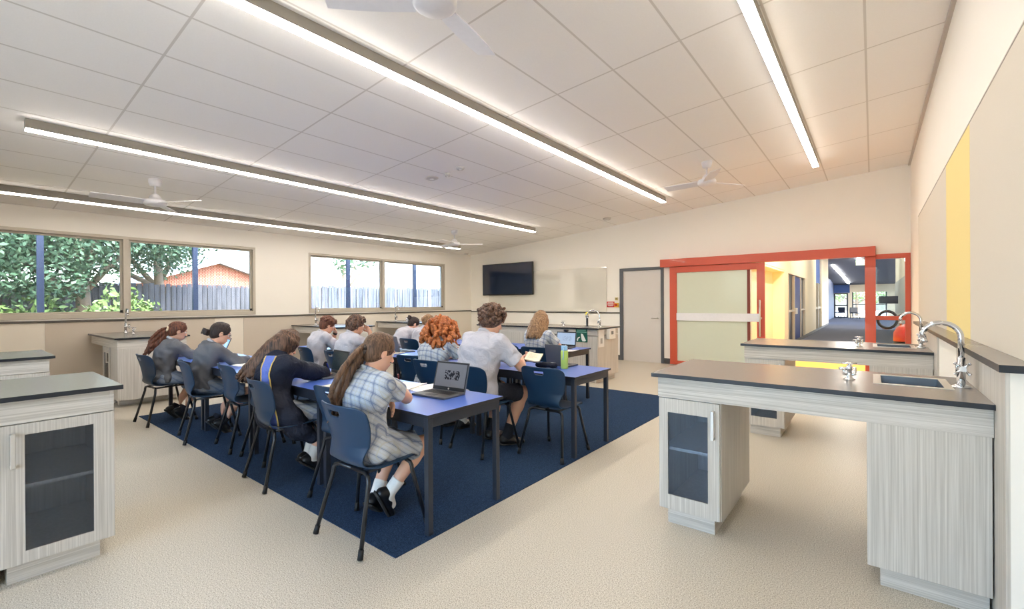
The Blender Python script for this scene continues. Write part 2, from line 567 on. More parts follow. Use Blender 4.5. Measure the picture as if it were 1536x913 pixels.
leaf_a = plain('gum_leaf', (66, 92, 66), 0.55, vary=.35, scale=3)
leaf_b = plain('shrub_leaf', (112, 136, 78), 0.55, vary=.3, scale=4)
bark = plain('bark', (120, 104, 88), 0.9, vary=.3, scale=12)


def tree(name, loc, blobs, nleaf, size, mat, label, cat, trunk=True):
    t = thing(name, label, cat, loc)
    rng = np.random.default_rng(int(abs(loc[1] * 100)) + nleaf)
    mb = MB()
    for (cx, cy, cz, r) in blobs:
        n = int(nleaf * r * r)
        d = rng.normal(size=(n, 3)); d /= np.linalg.norm(d, axis=1)[:, None]
        rad = r * (0.55 + 0.5 * rng.random(n)) * (1 + .25 * np.sin(5 * d[:, 0] + cx) * np.sin(4 * d[:, 2] + cy))
        p = d * rad[:, None] + np.array([cx, cy, cz])
        a = rng.normal(size=(n, 3)); a /= np.linalg.norm(a, axis=1)[:, None]
        b = np.cross(a, rng.normal(size=(n, 3))); b /= np.linalg.norm(b, axis=1)[:, None]
        s = size * (0.6 + rng.random(n))[:, None]
        q = np.stack([p - a * s, p + b * s * .45, p + a * s, p - b * s * .45], 1).reshape(-1, 3)
        o = len(mb.v)
        mb.v += [tuple(x) for x in q]
        for k in range(n):
            mb.f.append((o + 4 * k, o + 4 * k + 1, o + 4 * k + 2, o + 4 * k + 3)); mb.m.append(0); mb.s.append(False)
    mb.build('foliage', mat, t)
    tr = MB()
    top = blobs[0]
    tr.tube([(0, 0, 0), (.05, .05, top[2] * .4), (top[0] * .5, top[1] * .5, top[2] * .8), (top[0], top[1], top[2])], [.16, .13, .1, .05] if trunk else [.03, .03, .02, .02], 8)
    for bb in blobs[1:]:
        tr.tube([(top[0] * .3, top[1] * .3, top[2] * .5), (bb[0] * .7, bb[1] * .7, bb[2] * .85), (bb[0], bb[1], bb[2])], [.08, .05, .02] if trunk else [.02, .015, .01], 6)
    tr.build('trunk', bark, t)
    return t


tree('gum_tree', (-13.4, 1.9, -.05), [(0, 0, 3.3, 1.3), (.2, -1.5, 2.9, 1.1), (-.2, 1.3, 3.4, 1.1), (.3, -.6, 2.2, .8), (0, .6, 4.2, 1.3)], 4800, .048, leaf_a, 'tall spreading gum tree whose crown fills the large window', 'tree')
tree('gum_tree', (-14.0, -1.2, -.05), [(0, 0, 3.2, 1.4), (.3, -1.3, 2.8, 1.2), (.2, 1.0, 2.6, 1.0), (0, 0.3, 4.4, 1.3)], 4000, .048, leaf_a, 'gum tree cut by the edge of the photo behind the big window', 'tree')
tree('leafy_tree', (-16.5, 4.0, -.05), [(0, 0, 3.9, 1.5), (0, -1.6, 4.0, 1.4), (0, 1.1, 4.4, 1.1), (0, -3.2, 3.8, 1.4)], 2800, .055, leaf_a, 'dark green tree growing behind the shaded fence', 'tree')
tree('shrub', (-12.7, 2.45, -.05), [(0, 0, 1.45, .42), (.05, .35, 1.2, .4), (.05, -.3, 1.2, .38)], 1500, .06, leaf_b, 'pale green shrub below the window beside the steel post', 'shrub', False)
tree('shrub', (-12.9, 1.25, -.05), [(0, 0, 1.25, .4), (.05, .4, 1.0, .35), (0, -.35, 1.0, .35)], 1500, .06, leaf_b, 'pale green shrub at the foot of the gum trunk', 'shrub', False)
tree('shrub', (-12.9, 0.15, -.05), [(0, 0, 1.2, .45), (.05, .45, 1.1, .4), (0, -.45, 1.1, .4)], 1500, .06, leaf_b, 'leafy light green shrub cut by the photo edge', 'shrub', False)
tree('leafy_tree', (-30, 18.2, -.05), [(0, 0, 4.3, .8), (0, 1.2, 4.7, .7), (0, 2.2, 4.6, .6)], 250, .14, leaf_a, 'small sparse distant tree beyond the sunlit fence', 'tree')

brick, nt, b = new_mat('red_brick')
bt = nt.nodes.new('ShaderNodeTexBrick'); bt.inputs['Color1'].default_value = lin(134, 62, 44); bt.inputs['Color2'].default_value = lin(150, 74, 54)
bt.inputs['Mortar'].default_value = lin(190, 170, 150); bt.inputs['Scale'].default_value = 4
tc = nt.nodes.new('ShaderNodeTexCoord'); mp = nt.nodes.new('ShaderNodeMapping'); mp.inputs['Rotation'].default_value = (0, R(90), 0)
nt.links.new(tc.outputs['Object'], mp.inputs[0]); nt.links.new(mp.outputs[0], bt.inputs[0]); nt.links.new(bt.outputs[0], b.inputs['Base Color'])
b.inputs['Roughness'].default_value = .9
roof_m = plain('roof_tile', (126, 128, 138), 0.8, vary=.1)
t = thing('brick_house', 'red brick house gable showing above the shaded fence', 'house', (-24, 8.1, -.05))
mb = MB()
mb.add([(0, -2.6, 0), (0, 2.6, 0), (0, 2.6, 2.45), (0, 0, 3.35), (0, -2.6, 2.45), (-7, -2.6, 0), (-7, 2.6, 0), (-7, 2.6, 2.45), (-7, 0, 3.35), (-7, -2.6, 2.45)],
       [(0, 1, 2, 3, 4), (9, 8, 7, 6, 5), (0, 4, 9, 5), (1, 6, 7, 2)])
mb.build('wall', brick, t)
mb = MB()
for s in (-1, 1):
    mb.add([(.35, s * 2.95, 2.34), (.35, 0, 3.36), (-7.3, 0, 3.36), (-7.3, s * 2.95, 2.34), (.35, s * 2.95, 2.48), (.35, 0, 3.5), (-7.3, 0, 3.5), (-7.3, s * 2.95, 2.48)],
           [(0, 1, 2, 3), (4, 7, 6, 5), (0, 4, 5, 1), (3, 2, 6, 7), (0, 3, 7, 4)])
mb.build('roof', roof_m, t)
mb = MB()
for s in (-1, 1):
    mb.add([(.36, s * 2.97, 2.33), (.36, 0, 3.35), (.36, 0, 3.51), (.36, s * 2.97, 2.49), (.4, s * 2.97, 2.33), (.4, 0, 3.35), (.4, 0, 3.51), (.4, s * 2.97, 2.49)],
           [(0, 1, 2, 3), (4, 7, 6, 5), (0, 4, 5, 1), (3, 2, 6, 7)])
mb.build('barge_board', M['white'], t)
t = thing('neighbour_house', 'pale roofed house far beyond the sunlit fence', 'house', (-34, 30, -.05))
mb = MB().box(-6, 0, -5, 5, 0, 2.7); mb.build('wall', M['wall'], t)
mb = MB(); mb.add([(.5, -5.6, 2.6), (.5, 5.6, 2.6), (-6.5, 5.6, 2.6), (-6.5, -5.6, 2.6), (-3, -2.4, 4.4), (-3, 2.4, 4.4)], [(0, 1, 5, 4), (1, 2, 5), (2, 3, 4, 5), (3, 0, 4), (3, 2, 1, 0)])
mb.build('roof', plain('pale_roof', (196, 200, 208), .7), t)

# ------------------------------------------------------------------ doors
root = bpy.data.objects.new('door_1', None); COL.objects.link(root); root['kind'] = 'structure'
mb = MB()
mb.box(-4.765, -4.685, YB - .03, YB + .12, 0, DZ + .045); mb.box(-3.765, -3.70, YB - .03, YB + .12, 0, DZ + .045); mb.box(-4.685, -3.765, YB - .03, YB + .12, DZ - .02, DZ + .045)
mb.build('door_frame', M['doorframe'], root, bevel=.004)
MB().box(-4.684, -3.766, YB, YB + .045, .0005, DZ - .021).build('door_leaf', M['door'], root, bevel=.003)
h = MB(); h.tube([(-3.84, YB, 1.02), (-3.84, YB - .05, 1.02), (-3.86, YB - .055, 1.02), (-3.97, YB - .055, 1.02)], .011, 8); h.lathe([(.0, -.004), (.026, -.004), (.026, .0)], (-3.84, YB - .012, 1.02), 12)
h.build('lever_handle', M['steel'], root)
h = MB(); h.tube([(-3.84, YB + .01, 1.13), (-3.84, YB - .015, 1.13)], .022, 12); h.build('lock_cylinder', M['steel'], root)

# sliding door, its head box, the jamb post and the side light: red metal
root = bpy.data.objects.new('door_2', None); COL.objects.link(root); root['kind'] = 'structure'
MB().box(-3.73, 0.045, YB - .16, YB + .02, 2.165, 2.335).build('head_box', M['red'], root, bevel=.005)
MB().box(-.105, 0.045, YB - .06, YB + .16, 0, 2.165).build('jamb_post', M['red'], root, bevel=.005)
sl = MB(); ya, yb = YB - .115, YB - .06
sl.box(-3.53, -3.375, ya, yb, .012, 2.16); sl.box(-1.80, -1.66, ya, yb, .012, 2.16); sl.box(-3.375, -1.80, ya, yb, 2.03, 2.16); sl.box(-3.375, -1.80, ya, yb, .012, .10)
slide = sl.build('sliding_leaf', M['red'], root, bevel=.004)
MB().box(-3.375, -1.975, ya + .02, yb - .02, .10, 2.03).build('panel', M['frost'], slide)
MB().box(-1.975, -1.925, ya + .012, yb - .012, .10, 2.03).build('inner_stile', M['red_dark'], slide)
MB().box(-3.375, -1.74, ya - .02, ya + .016, .985, 1.148).build('white_rail', M['white_rail'], slide)
MB().box(-1.925, -1.80, ya + .025, yb - .025, .10, 2.03).build('clear_pane', M['glass'], slide)
h = MB(); h.tube([(-1.735, ya - .07, .70), (-1.735, ya - .07, 1.42)], .017, 12)
for zz in (.74, 1.38): h.tube([(-1.735, ya - .07, zz), (-1.735, ya, zz)], .012, 8)
h.build('pull_handle', M['steel'], slide)
h = MB(); h.tube([(-1.735, ya, 1.06), (-1.735, ya - .03, 1.06)], .028, 14); h.build('lock_cylinder', M['steel'], slide)
root = bpy.data.objects.new('window_3', None); COL.objects.link(root); root['kind'] = 'structure'
mb = MB()
mb.box(.045, .505, YB - .02, YB + .12, 2.12, 2.20); mb.box(.435, .505, YB - .02, YB + .12, 0, 2.12); mb.box(.045, .435, YB - .02, YB + .12, 0, .08); mb.box(.045, .435, YB - .02, YB + .12, 1.055, 1.125)
mb.build('window_frame', M['red'], root, bevel=.004)
MB().box(.046, .434, YB + .05, YB + .056, 1.125, 2.12).build('pane', M['glass'], root)
MB().box(.046, .434, YB + .05, YB + .056, .08, 1.055).build('pane', M['glass'], root)
MB().box(.085, .345, YB + .044, YB + .049, 1.34, 1.47).build('manifestation_strip', M['screen'], root)

# ------------------------------------------------------------------ the corridor beyond the sliding door
struct('corridor_floor', MB().box(-8, 6, YB + .2, 47, -.1, 0), M['carpet2'])
cream = plain('corridor_paint', (238, 226, 200), .6, vary=.015)
XC = -2.03
mb = MB()
mb.box(XC - .2, XC, YB + .2, 10.6, 0, 3.9); mb.box(XC - .2, XC, 10.6, 15.5, 2.3, 3.9); mb.box(XC - .2, XC, 15.5, 16.2, 0, 3.9); mb.box(XC - .2, XC, 16.2, 20.7, 2.25, 3.9)
mb.box(XC - .2, XC, 20.7, 25.0, 0, 3.9); mb.box(XC - .2, XC, 28.0, 32.3, 0, 3.9)
struct('corridor_wall_left', mb, cream)
yel = plain('yellow_alcove_paint', (246, 232, 198), .6, vary=.02)
mb = MB(); mb.box(XC - .35, XC - .3, 10.5, 15.7, 0, 2.4); mb.box(XC - .3, XC, 10.61, 10.66, 0, 2.24); mb.box(XC - .3, XC, 15.43, 15.49, 0, 2.29); mb.box(XC - .3, XC, 10.61, 15.43, 2.24, 2.29)
struct('corridor_alcove', mb, yel)
struct('corridor_skirting', MB().box(XC, XC + .012, 15.5, 32.3, 0, .1), M['skirt'])
navy = plain('corridor_door_navy', (22, 50, 122), .45)
dk = plain('corridor_door_dark', (40, 44, 58), .35)
root = bpy.data.objects.new('corridor_door', None); COL.objects.link(root); root['kind'] = 'structure'
MB().box(XC - .12, XC - .06, 16.2, 20.7, 0, 2.25).build('side_panel', dk, root)
MB().box(XC - .06, XC - .02, 17.75, 19.3, .02, 2.2).build('door_leaf', navy, root)
mb = MB()
for y in (16.22, 17.6, 19.3, 20.6): mb.box(XC - .06, XC + .01, y, y + .09, 0, 2.22)
mb.box(XC - .06, XC, 16.2, 17.6, 1.04, 1.10); mb.box(XC - .06, XC, 19.4, 20.6, 1.04, 1.10)
mb.build('door_frame', M['alu'], root)
MB().box(XC - .02, XC + .03, 17.85, 18.2, .95, 1.15).build('lever_handle', M['steel'], root)
root = bpy.data.objects.new('corridor_door', None); COL.objects.link(root); root['kind'] = 'structure'
MB().box(XC - .16, XC - .1, 25.0, 28.0, 0, 2.25).build('door_leaf', dk, root)
MB().box(XC - .16, XC - .08, 25.0, 28.0, 2.25, 3.9).build('transom_panel', plain('corridor_blue', (40, 84, 160), .5), root)
mb = MB(); mb.box(XC - .1, XC - .02, 26.3, 26.5, 0, 2.25); mb.box(XC - .1, XC - .04, 25.0, 28.0, 1.0, 1.1); mb.build('door_frame', M['alu'], root)
dceil = plain('corridor_ceiling_paint', (100, 102, 112), .8)
mb = MB(); mb.box(XC - .2, 6, YB + .2, 32, 3.9, 4.0)
mb.add([(-8, 32, 3.9), (6, 32, 3.9), (6, 47, 2.58), (-8, 47, 2.58), (-8, 32, 4.0), (6, 32, 4.0), (6, 47, 2.7), (-8, 47, 2.7)], [(0, 3, 2, 1), (4, 5, 6, 7), (0, 1, 5, 4), (1, 2, 6, 5), (2, 3, 7, 6), (3, 0, 4, 7)])
struct('corridor_ceiling', mb, dceil)
mb = MB(); mb.box(.85, 1.0, YB + .2, 28, 0, 4.0)
struct('corridor_wall_right', mb, cream)
struct('corridor_trim', MB().box(.83, .85, 14, 27.9, 0, 2.2), plain('corridor_panel_grey', (172, 172, 166), .5))
# far end: glazed doors and a window onto daylight
YE = 46.0
mb = MB()
mb.box(-8, -2.5, YE, YE + .2, 0, 3); mb.box(-2.5, -1.56, YE, YE + .2, 2.0, 3); mb.box(-1.56, -1.3, YE, YE + .2, 0, 3); mb.box(-1.3, .9, YE, YE + .2, 2.06, 3); mb.box(-1.3, .9, YE, YE + .2, 0, .08)
mb.box(.9, 6, YE, YE + .2, 0, 3)
struct('corridor_wall_far', mb, cream)
struct('corridor_far_panel', MB().box(-2.5, -1.45, YE - .03, YE, 2.02, 2.68), plain('far_wall_blue', (48, 84, 150), .5))
struct('corridor_wall_side', MB().box(-2.56, -2.5, 36, YE, 0, 3.0), plain('far_side_blue', (84, 100, 138), .5))
root = bpy.data.objects.new('corridor_window', None); COL.objects.link(root); root['kind'] = 'structure'
mb = MB()
for x in (-2.5, -1.66): mb.box(x, x + .1, YE, YE + .1, 0, 2.0)
for z in (0, .95, 1.9): mb.box(-2.5, -1.56, YE, YE + .1, z, z + .1)
for x in (-1.3, -.45, .0, .8): mb.box(x, x + .08, YE, YE + .1, .08, 2.06)
mb.box(-1.3, .9, YE, YE + .1, 1.05, 1.1)
mb.build('window_frame', dk, root)
MB().box(-2.5, .9, YE + .12, YE + .13, 0.05, 2.06).build('pane', M['glass'], root)
tree('hedge_tree', (-1.2, 54, -.05), [(0, 0, 2.3, .9), (1.6, 0, 2.1, .8), (-1.5, 0, 2.1, .8)], 400, .12, leaf_b, 'bright green tree seen through the far corridor window', 'tree')
struct('far_ground', MB().box(-12, 12, 46.2, 80, -.15, -.05), plain('pale_paving', (214, 208, 196), .9))
ex = thing('exit_sign', 'green exit sign with running figure and arrow hanging in the corridor', 'sign', (-.22, 18, 2.50))
MB().box(-.19, .19, -.02, .02, 0, .17).build('sign_box', glow('exit_green', (60, 170, 120), .45), ex)
wgl = glow('exit_white', (240, 255, 245), .8)
mb = MB(); mb.box(.03, .13, -.024, -.021, .07, .10); mb.prism([(.13, -.024), (.17, -.024), (.17, -.021), (.13, -.021)], .075, .095)
mb.add([(.12, -.024, .04), (.17, -.024, .085), (.12, -.024, .13)], [(0, 1, 2)]); mb.build('arrow', wgl, ex)
mb = MB(); mb.box(-.12, -.10, -.024, -.021, .125, .145); mb.add([(-.14, -.024, .06), (-.10, -.024, .06), (-.09, -.024, .12), (-.12, -.024, .12)], [(0, 1, 2, 3)])
mb.add([(-.16, -.024, .02), (-.14, -.024, .02), (-.11, -.024, .07), (-.13, -.024, .07)], [(0, 1, 2, 3)]); mb.add([(-.09, -.024, .02), (-.07, -.024, .02), (-.10, -.024, .07), (-.12, -.024, .07)], [(0, 1, 2, 3)])
mb.add([(-.18, -.024, .09), (-.12, -.024, .10), (-.12, -.024, .12), (-.18, -.024, .11)], [(0, 1, 2, 3)]); mb.add([(-.10, -.024, .10), (-.05, -.024, .08), (-.05, -.024, .10), (-.10, -.024, .12)], [(0, 1, 2, 3)]); mb.build('running_figure', wgl, ex)
MB().tube([(0, 0, .17), (0, 0, 1.4)], .01, 6).build('hanger', M['white'], ex)


def sloped_z(y):
    return 3.9 - (y - 32) * (1.32 / 15) if y > 32 else 3.9


def corridor_light(xa, ya_, xb, yb_, label):
    t = thing('linear_light', label, 'ceiling light', (0, 0, 0), 0, 'corridor strip lights')
    za, zb = sloped_z(ya_) - .02, sloped_z(yb_) - .02
    MB().add([(xa - .07, ya_, za), (xa + .07, ya_, za), (xb + .07, yb_, zb), (xb - .07, yb_, zb), (xa - .07, ya_, za - .05), (xa + .07, ya_, za - .05), (xb + .07, yb_, zb - .05), (xb - .07, yb_, zb - .05)],
             [(0, 1, 2, 3), (4, 7, 6, 5), (0, 4, 5, 1), (3, 2, 6, 7), (0, 3, 7, 4), (1, 5, 6, 2)]).build('diffuser', glow('corridor_led', (255, 250, 240), 9), t)


corridor_light(-1.95, 34.8, -1.65, 40.3, 'corridor strip light, the longer one nearer the sliding door')
corridor_light(-1.62, 40.8, -1.48, 44.6, 'short strip light close to the far corridor windows')
corridor_light(-.62, 32.4, -.55, 34.4, 'corridor strip light just left of the red jamb post')
for (x, y, lab, rz) in ((-1.05, 43.5, 'small dark chair in front of the bright far window', .4), (-2.05, 44.5, 'dark armchair by the glazed far door', -.5)):
    t = thing('lounge_chair', lab, 'chair', (x, y, 0), rz)
    mb = MB(); mb.box(-.26, .26, -.25, .25, .40, .47); mb.build('seat', dk, t, bevel=.02)
    MB().box(-.26, .26, .2, .26, .47, .86).build('backrest', dk, t, bevel=.02)
    for sx in (-.22, .22):
        for sy in (-.22, .22): MB().tube([(sx, sy, 0), (sx, sy, .41)], .02, 6).build('leg', dk, t)
# vacuum cleaner just outside the side light
t = thing('vacuum_cleaner', 'red and black tub vacuum cleaner behind the red framed side light', 'vacuum cleaner', (.5, 10.95, 0), 0)
t.scale = (1.15, 1.15, 1.3)
MB().lathe([(.02, .04), (.17, .05), (.18, .12), (.18, .30), (.185, .31), (.185, .34)], (0, 0, 0), 24).build('tub', plain('vac_red', (206, 44, 36), .3, coat=.3), t)
MB().lathe([(.19, .34), (.19, .46), (.16, .50)], (0, 0, 0), 24).build('motor_band', M['black'], t)
MB().lathe([(.18, .50), (.175, .62), (.13, .70), (.04, .74)], (0, 0, 0), 24).build('lid', plain('vac_red_lid', (214, 52, 40), .3, coat=.3), t)
MB().tube([(0, 0, .72), (0, -.05, .85), (-.05, -.05, .88)] + [tuple(p) for p in arc((-.25, -.05, .80), .12, 20, 380, 24)] + [(-.08, -.04, .80)], .02, 10).build('hose', M['black'], t)
MB().tube([(-.08, .08, .70), (-.1, .08, .86), (.1, .08, .86), (.08, .08, .70)], .016, 8).build('handle', plain('vac_handle', (196, 150, 90), .4), t)
for s in (-1, 1): MB().tube([(s * .14, 0, .05), (s * .19, 0, .05)], .05, 12).build('wheel', M['black'], t)
tag(MB().box(-1.98, .6, 10.45, 15.4, 0.0, .008).build('yellow_floor_strip', plain('yellow_strip', (240, 176, 76), .7, vary=.05)), 'yellow strip on the floor just inside the corridor beyond the sliding door', 'mat')  # thin flat yellow slab lying on the corridor floor
# ------------------------------------------------------------------ carpet inlay
tag(MB().box(-7.20, -2.055, 1.55, 6.65, 0.0, .006).build('carpet', M['carpet']), 'navy blue carpet rectangle let into the speckled floor under the tables', 'carpet')

# ------------------------------------------------------------------ benches
WG = [M['grain_v'], M['grain_h'], M['lam_in']]


def pedestal(name, label, w, d, loc, rz=0.0, h0=.10, h1=.80, handle='right', group=None, kick=(.045, .045, .045), gl=(.055, .065, .085, .09)):
    """cupboard, front on local -y, origin at its front left floor corner"""
    t = thing(name, label, 'cupboard', loc, rz, group)
    k = .018
    b = MB()
    b.box(0, k, .02, d, h0, h1, 0); b.box(w - k, w, .02, d, h0, h1, 0); b.box(k, w - k, d - k, d, h0, h1, 2)
    b.box(k, w - k, .02, d - k, h0, h0 + k, 2); b.box(k, w - k, .02, d - k, h1 - k, h1, 2)
    b.build('body', WG, t)
    zm = h0 + (h1 - h0) * .52
    MB().box(k, w - k, .04, d - k, zm, zm + k, 2).build('shelf', WG, t)
    gl_l, gl_r, gl_t, gl_b = gl
    x0, x1, z0, z1 = .006, w - .006, h0 + .004, h1 - .006
    m = MB()
    m.box(x0, x0 + gl_l, 0, .018, z0, z1, 0); m.box(x1 - gl_r, x1, 0, .018, z0, z1, 0)
    m.box(x0 + gl_l, x1 - gl_r, 0, .018, z0, z0 + gl_b, 0); m.box(x0 + gl_l, x1 - gl_r, 0, .018, z1 - gl_t, z1, 0)
    door = m.build('door', WG, t)
    MB().box(x0 + gl_l, x1 - gl_r, .006, .011, z0 + gl_b, z1 - gl_t).build('glass_pane', M['glass_dark'], door)
    hx = x1 - gl_r / 2 if handle == 'right' else x0 + gl_l / 2
    zt = z1 - .04
    hm = MB(); hm.box(hx - .009, hx + .009, -.032, -.024, zt - .17, zt); hm.box(hx - .009, hx + .009, -.024, 0, zt - .014, zt); hm.box(hx - .009, hx + .009, -.024, 0, zt - .17, zt - .156)
    hm.build('handle', M['steel'], door, bevel=.002)
    MB().box(kick[0], w - kick[1], kick[2], d - .03, 0, h0, 1).build('plinth', WG, t)
    return t


def end_cupboard(name, label, x0, x1, y0, y1, kx0, kx1, ky0, ky1, h0=.10, h1=.80):
    t = thing(name, label, 'cupboard', ((x0 + x1) / 2, (y0 + y1) / 2, 0))
    cx, cy = (x0 + x1) / 2, (y0 + y1) / 2
    MB().box(x0 - cx, x1 - cx, y0 - cy, y1 - cy, h0, h1, 0).build('body', WG, t, bevel=.0015)
    MB().box(kx0 - cx, kx1 - cx, ky0 - cy, ky1 - cy, 0, h0, 1).build('plinth', WG, t)
    return t


def worktop(name, label, x0, x1, y0, y1, hole=None, apron=(0, 0, 0, 0), z=.95, az=.80):
    """slab with black edge and, under it, a deep laminate rail set in by apron=(left,right,front,back)"""
    t = thing(name, label, 'worktop', ((x0 + x1) / 2, (y0 + y1) / 2, 0))
    cx, cy = (x0 + x1) / 2, (y0 + y1) / 2
    m = MB()
    if hole:
        a, b, c, d = hole
        for q in ((x0, a, y0, y1), (b, x1, y0, y1), (a, b, y0, c), (a, b, d, y1)):
            m.box(q[0] - cx, q[1] - cx, q[2] - cy, q[3] - cy, z - .024, z, 1, top=0)
    else:
        m.box(x0 - cx, x1 - cx, y0 - cy, y1 - cy, z - .024, z, 1, top=0)
    m.build('slab', [M['top'], M['edge']], t)
    l, r, f, bk = apron
    m = MB(); k = .018; zz = z - .024
    ax0, ax1, ay0, ay1 = x0 + l - cx, x1 - r - cx, y0 + f - cy, y1 - bk - cy
    m.box(ax0, ax1, ay0, ay0 + k, az, zz, 1); m.box(ax0, ax1, ay1 - k, ay1, az, zz, 1)
    m.box(ax0, ax0 + k, ay0 + k, ay1 - k, az, zz, 1); m.box(ax1 - k, ax1, ay0 + k, ay1 - k, az, zz, 1)
    m.build('apron_rail', WG, t, bevel=.001)
    return t


def sink(label, cx, cy, w, d, z=.95):
    t = thing('sink', label, 'sink', (cx, cy, z))
    a, b = w / 2, d / 2; r = .035; e = .0025
    m = MB(); m.box(-a, a, -b, -b + r, .0005, e); m.box(-a, a, b - r, b, .0005, e); m.box(-a, -a + r, -b + r, b - r, .0005, e); m.box(a - r, a, -b + r, b - r, .0005, e)
    m.build('rim', M['steel'], t)
    a -= r; b -= r; dp = -.135
    m = MB()
    vs = [(-a, -b, 0), (a, -b, 0), (a, b, 0), (-a, b, 0), (-a + .02, -b + .02, dp), (a - .02, -b + .02, dp), (a - .02, b - .02, dp), (-a + .02, b - .02, dp)]
    m.add(vs, [(0, 1, 5, 4), (1, 2, 6, 5), (2, 3, 7, 6), (3, 0, 4, 7), (4, 5, 6, 7)])
    m.build('bowl', M['sink_in'], t)
    MB().lathe([(.0, .0), (.022, .0), (.022, .003), (.0, .004)], (0, 0, dp), 16).build('drain', M['chrome'], t)
    return t


def cross_handle(mb, c, r, axis='y'):
    c = Vector(c)
    for k in range(4):
        a = R(45 + 90 * k)
        d = Vector((math.cos(a), 0, math.sin(a))) if axis == 'y' else Vector((math.cos(a), math.sin(a), 0))
        mb.tube([c, c + d * r], [.007, .0055], 8)
        mb.tube([c + d * (r - .003), c + d * (r + .004)], .008, 8)
    n = Vector((0, -1, 0)) if axis == 'y' else Vector((0, 0, 1))
    mb.tube([c - n * .012, c + n * .012], .014, 12)


def gooseneck(label, loc, rz=0.0, group=None, hgt=.33, reach=.15):
    t = thing('gooseneck_tap', label, 'tap', loc, rz, group)
    MB().lathe([(.04, 0), (.04, .006), (.024, .014), (.018, .016)], (0, 0, 0), 20).build('base_flange', M['chrome'], t)
    MB().lathe([(.018, .012), (.018, .075), (.022, .08), (.022, .12), (.017, .125), (.017, .15), (.013, .155)], (0, 0, 0), 16).build('valve_body', M['chrome'], t)
    h = MB(); h.tube([(0, 0, .10), (0, -.04, .10)], .012, 10); cross_handle(h, (0, -.045, .10), .038); h.build('cross_handle', M['chrome'], t)
    p = [(0, 0, .15), (0, 0, hgt - reach / 2)] + [tuple(q) for q in arc((-reach / 2, 0, hgt - reach / 2), reach / 2, 0, 165, 16)][1:]
    e = Vector(p[-1]); p.append(tuple(e + Vector((.006, 0, -.035))))
    MB().tube(p, .0125, 12).build('spout', M['chrome'], t)
    MB().tube([tuple(e + Vector((.006, 0, -.03))), tuple(e + Vector((.008, 0, -.05)))], .015, 10).build('nozzle', M['chrome'], t)
    return t


def gas_tap(label, loc, rz=0.0, group=None):
    t = thing('gas_tap', label, 'tap', loc, rz, group)
    MB().lathe([(.028, 0), (.028, .004), (.014, .010), (.012, .05), (.015, .055), (.015, .075), (.010, .082)], (0, 0, 0), 16).build('body', M['chrome'], t)
    m = MB()
    for s in (-1, 1):
        m.tube([(s * .010, 0, .03), (s * .026, 0, .03), (s * .026, 0, .07)], .009, 10)
    m.build('outlet', M['chrome'], t)
    h = MB(); h.tube([(-.01, 0, .062), (-.05, 0, .062)], .009, 8); h.tube([(-.035, -.03, .062), (-.035, .03, .062)], .006, 8); h.tube([(0, -.035, .092), (0, .035, .092)], .006, 8); h.tube([(-.035, 0, .092), (.035, 0, .092)], .006, 8)
    h.tube([(0, 0, .08), (0, 0, .095)], .008, 8)
    h.build('cross_handle', M['chrome'], t)
    return t


# the two sink benches against the low wall on the right
for i, (y0, y1, d1, d2) in enumerate(((2.80, 3.66, 'nearer', 'closest to the camera'), (5.28, 6.18, 'farther', 'before the red sliding door'))):
    n = 'front right sink bench' if i == 0 else 'second right sink bench near the sliding door'
    worktop('bench_worktop', 'dark bench worktop with inset sink and pale rail, ' + d2, -1.10, .41, y0, y1, (.035, .285, y0 + .375, y0 + .70), (.03, 0, .036, .036))
    pedestal('glass_door_cupboard', 'pale ash cupboard with glazed door under the ' + n, .37, y1 - y0 - .07, (-1.07, y0 + .036, 0))
    end_cupboard('sink_cupboard', 'plain panelled sink cupboard under the ' + n, -.025, .405, y0 + .036, y1 - .036, .025, .40, y0 + .075, y1 - .08)
    sink('stainless steel inset sink in the ' + n, .16, y0 + .5375, .32, .395)
    gooseneck('tall chrome gooseneck tap on the ' + n, (.355, y0 + .46, .95))
    gas_tap('short chrome gas tap on the ' + n, (-.105, y0 + .42 if i == 0 else y0 + .3, .95), R(20))

# low wall with its ledge and lining panels behind those benches
struct('wall_low', MB().box(.425, XR, 2.63, 7.4, 0, 1.11), M['wall'])
mb = MB()
mb.box(.411, .425, 2.63, 3.97, .0, 1.11, 0); mb.box(.411, .425, 5.08, 6.45, 0, 1.11, 0)
struct('trim_5', mb, WG)
mb = MB()
mb.prism([(.39, 2.60), (XR, 2.60), (XR, 7.45), (.39, 7.45)], 1.112, 1.142, 1)
mb.m[1] = 0
o = mb.build('ledge_board', [M['top'], M['edge']]); tag(o, 'dark ledge board along the top of the low wall on the right', 'ledge')

# pin boards on the right wall
for nm, a, b, mt, lab in (('pinboard', .9, 4.15, 'felt', 'large cream fabric pinboard nearest the camera on the right wall'), ('pinboard', 4.155, 5.355, 'yellow', 'tall yellow fabric pinboard on the right wall'),
                          ('pinboard', 5.36, 8.35, 'felt', 'cream fabric pinboard between the yellow one and the far corner')):
    t = thing(nm, lab, 'pinboard', (XR, (a + b) / 2, 1.143), 0, None)
    L = (b - a) / 2
    MB().box(-.014, -.001, -L, L, 0, 1.40).build('board', M[mt], t)
    MB().box(-.017, -.001, -L, L, 1.40, 1.408).build('edge_strip', M['ceil_edge'], t)

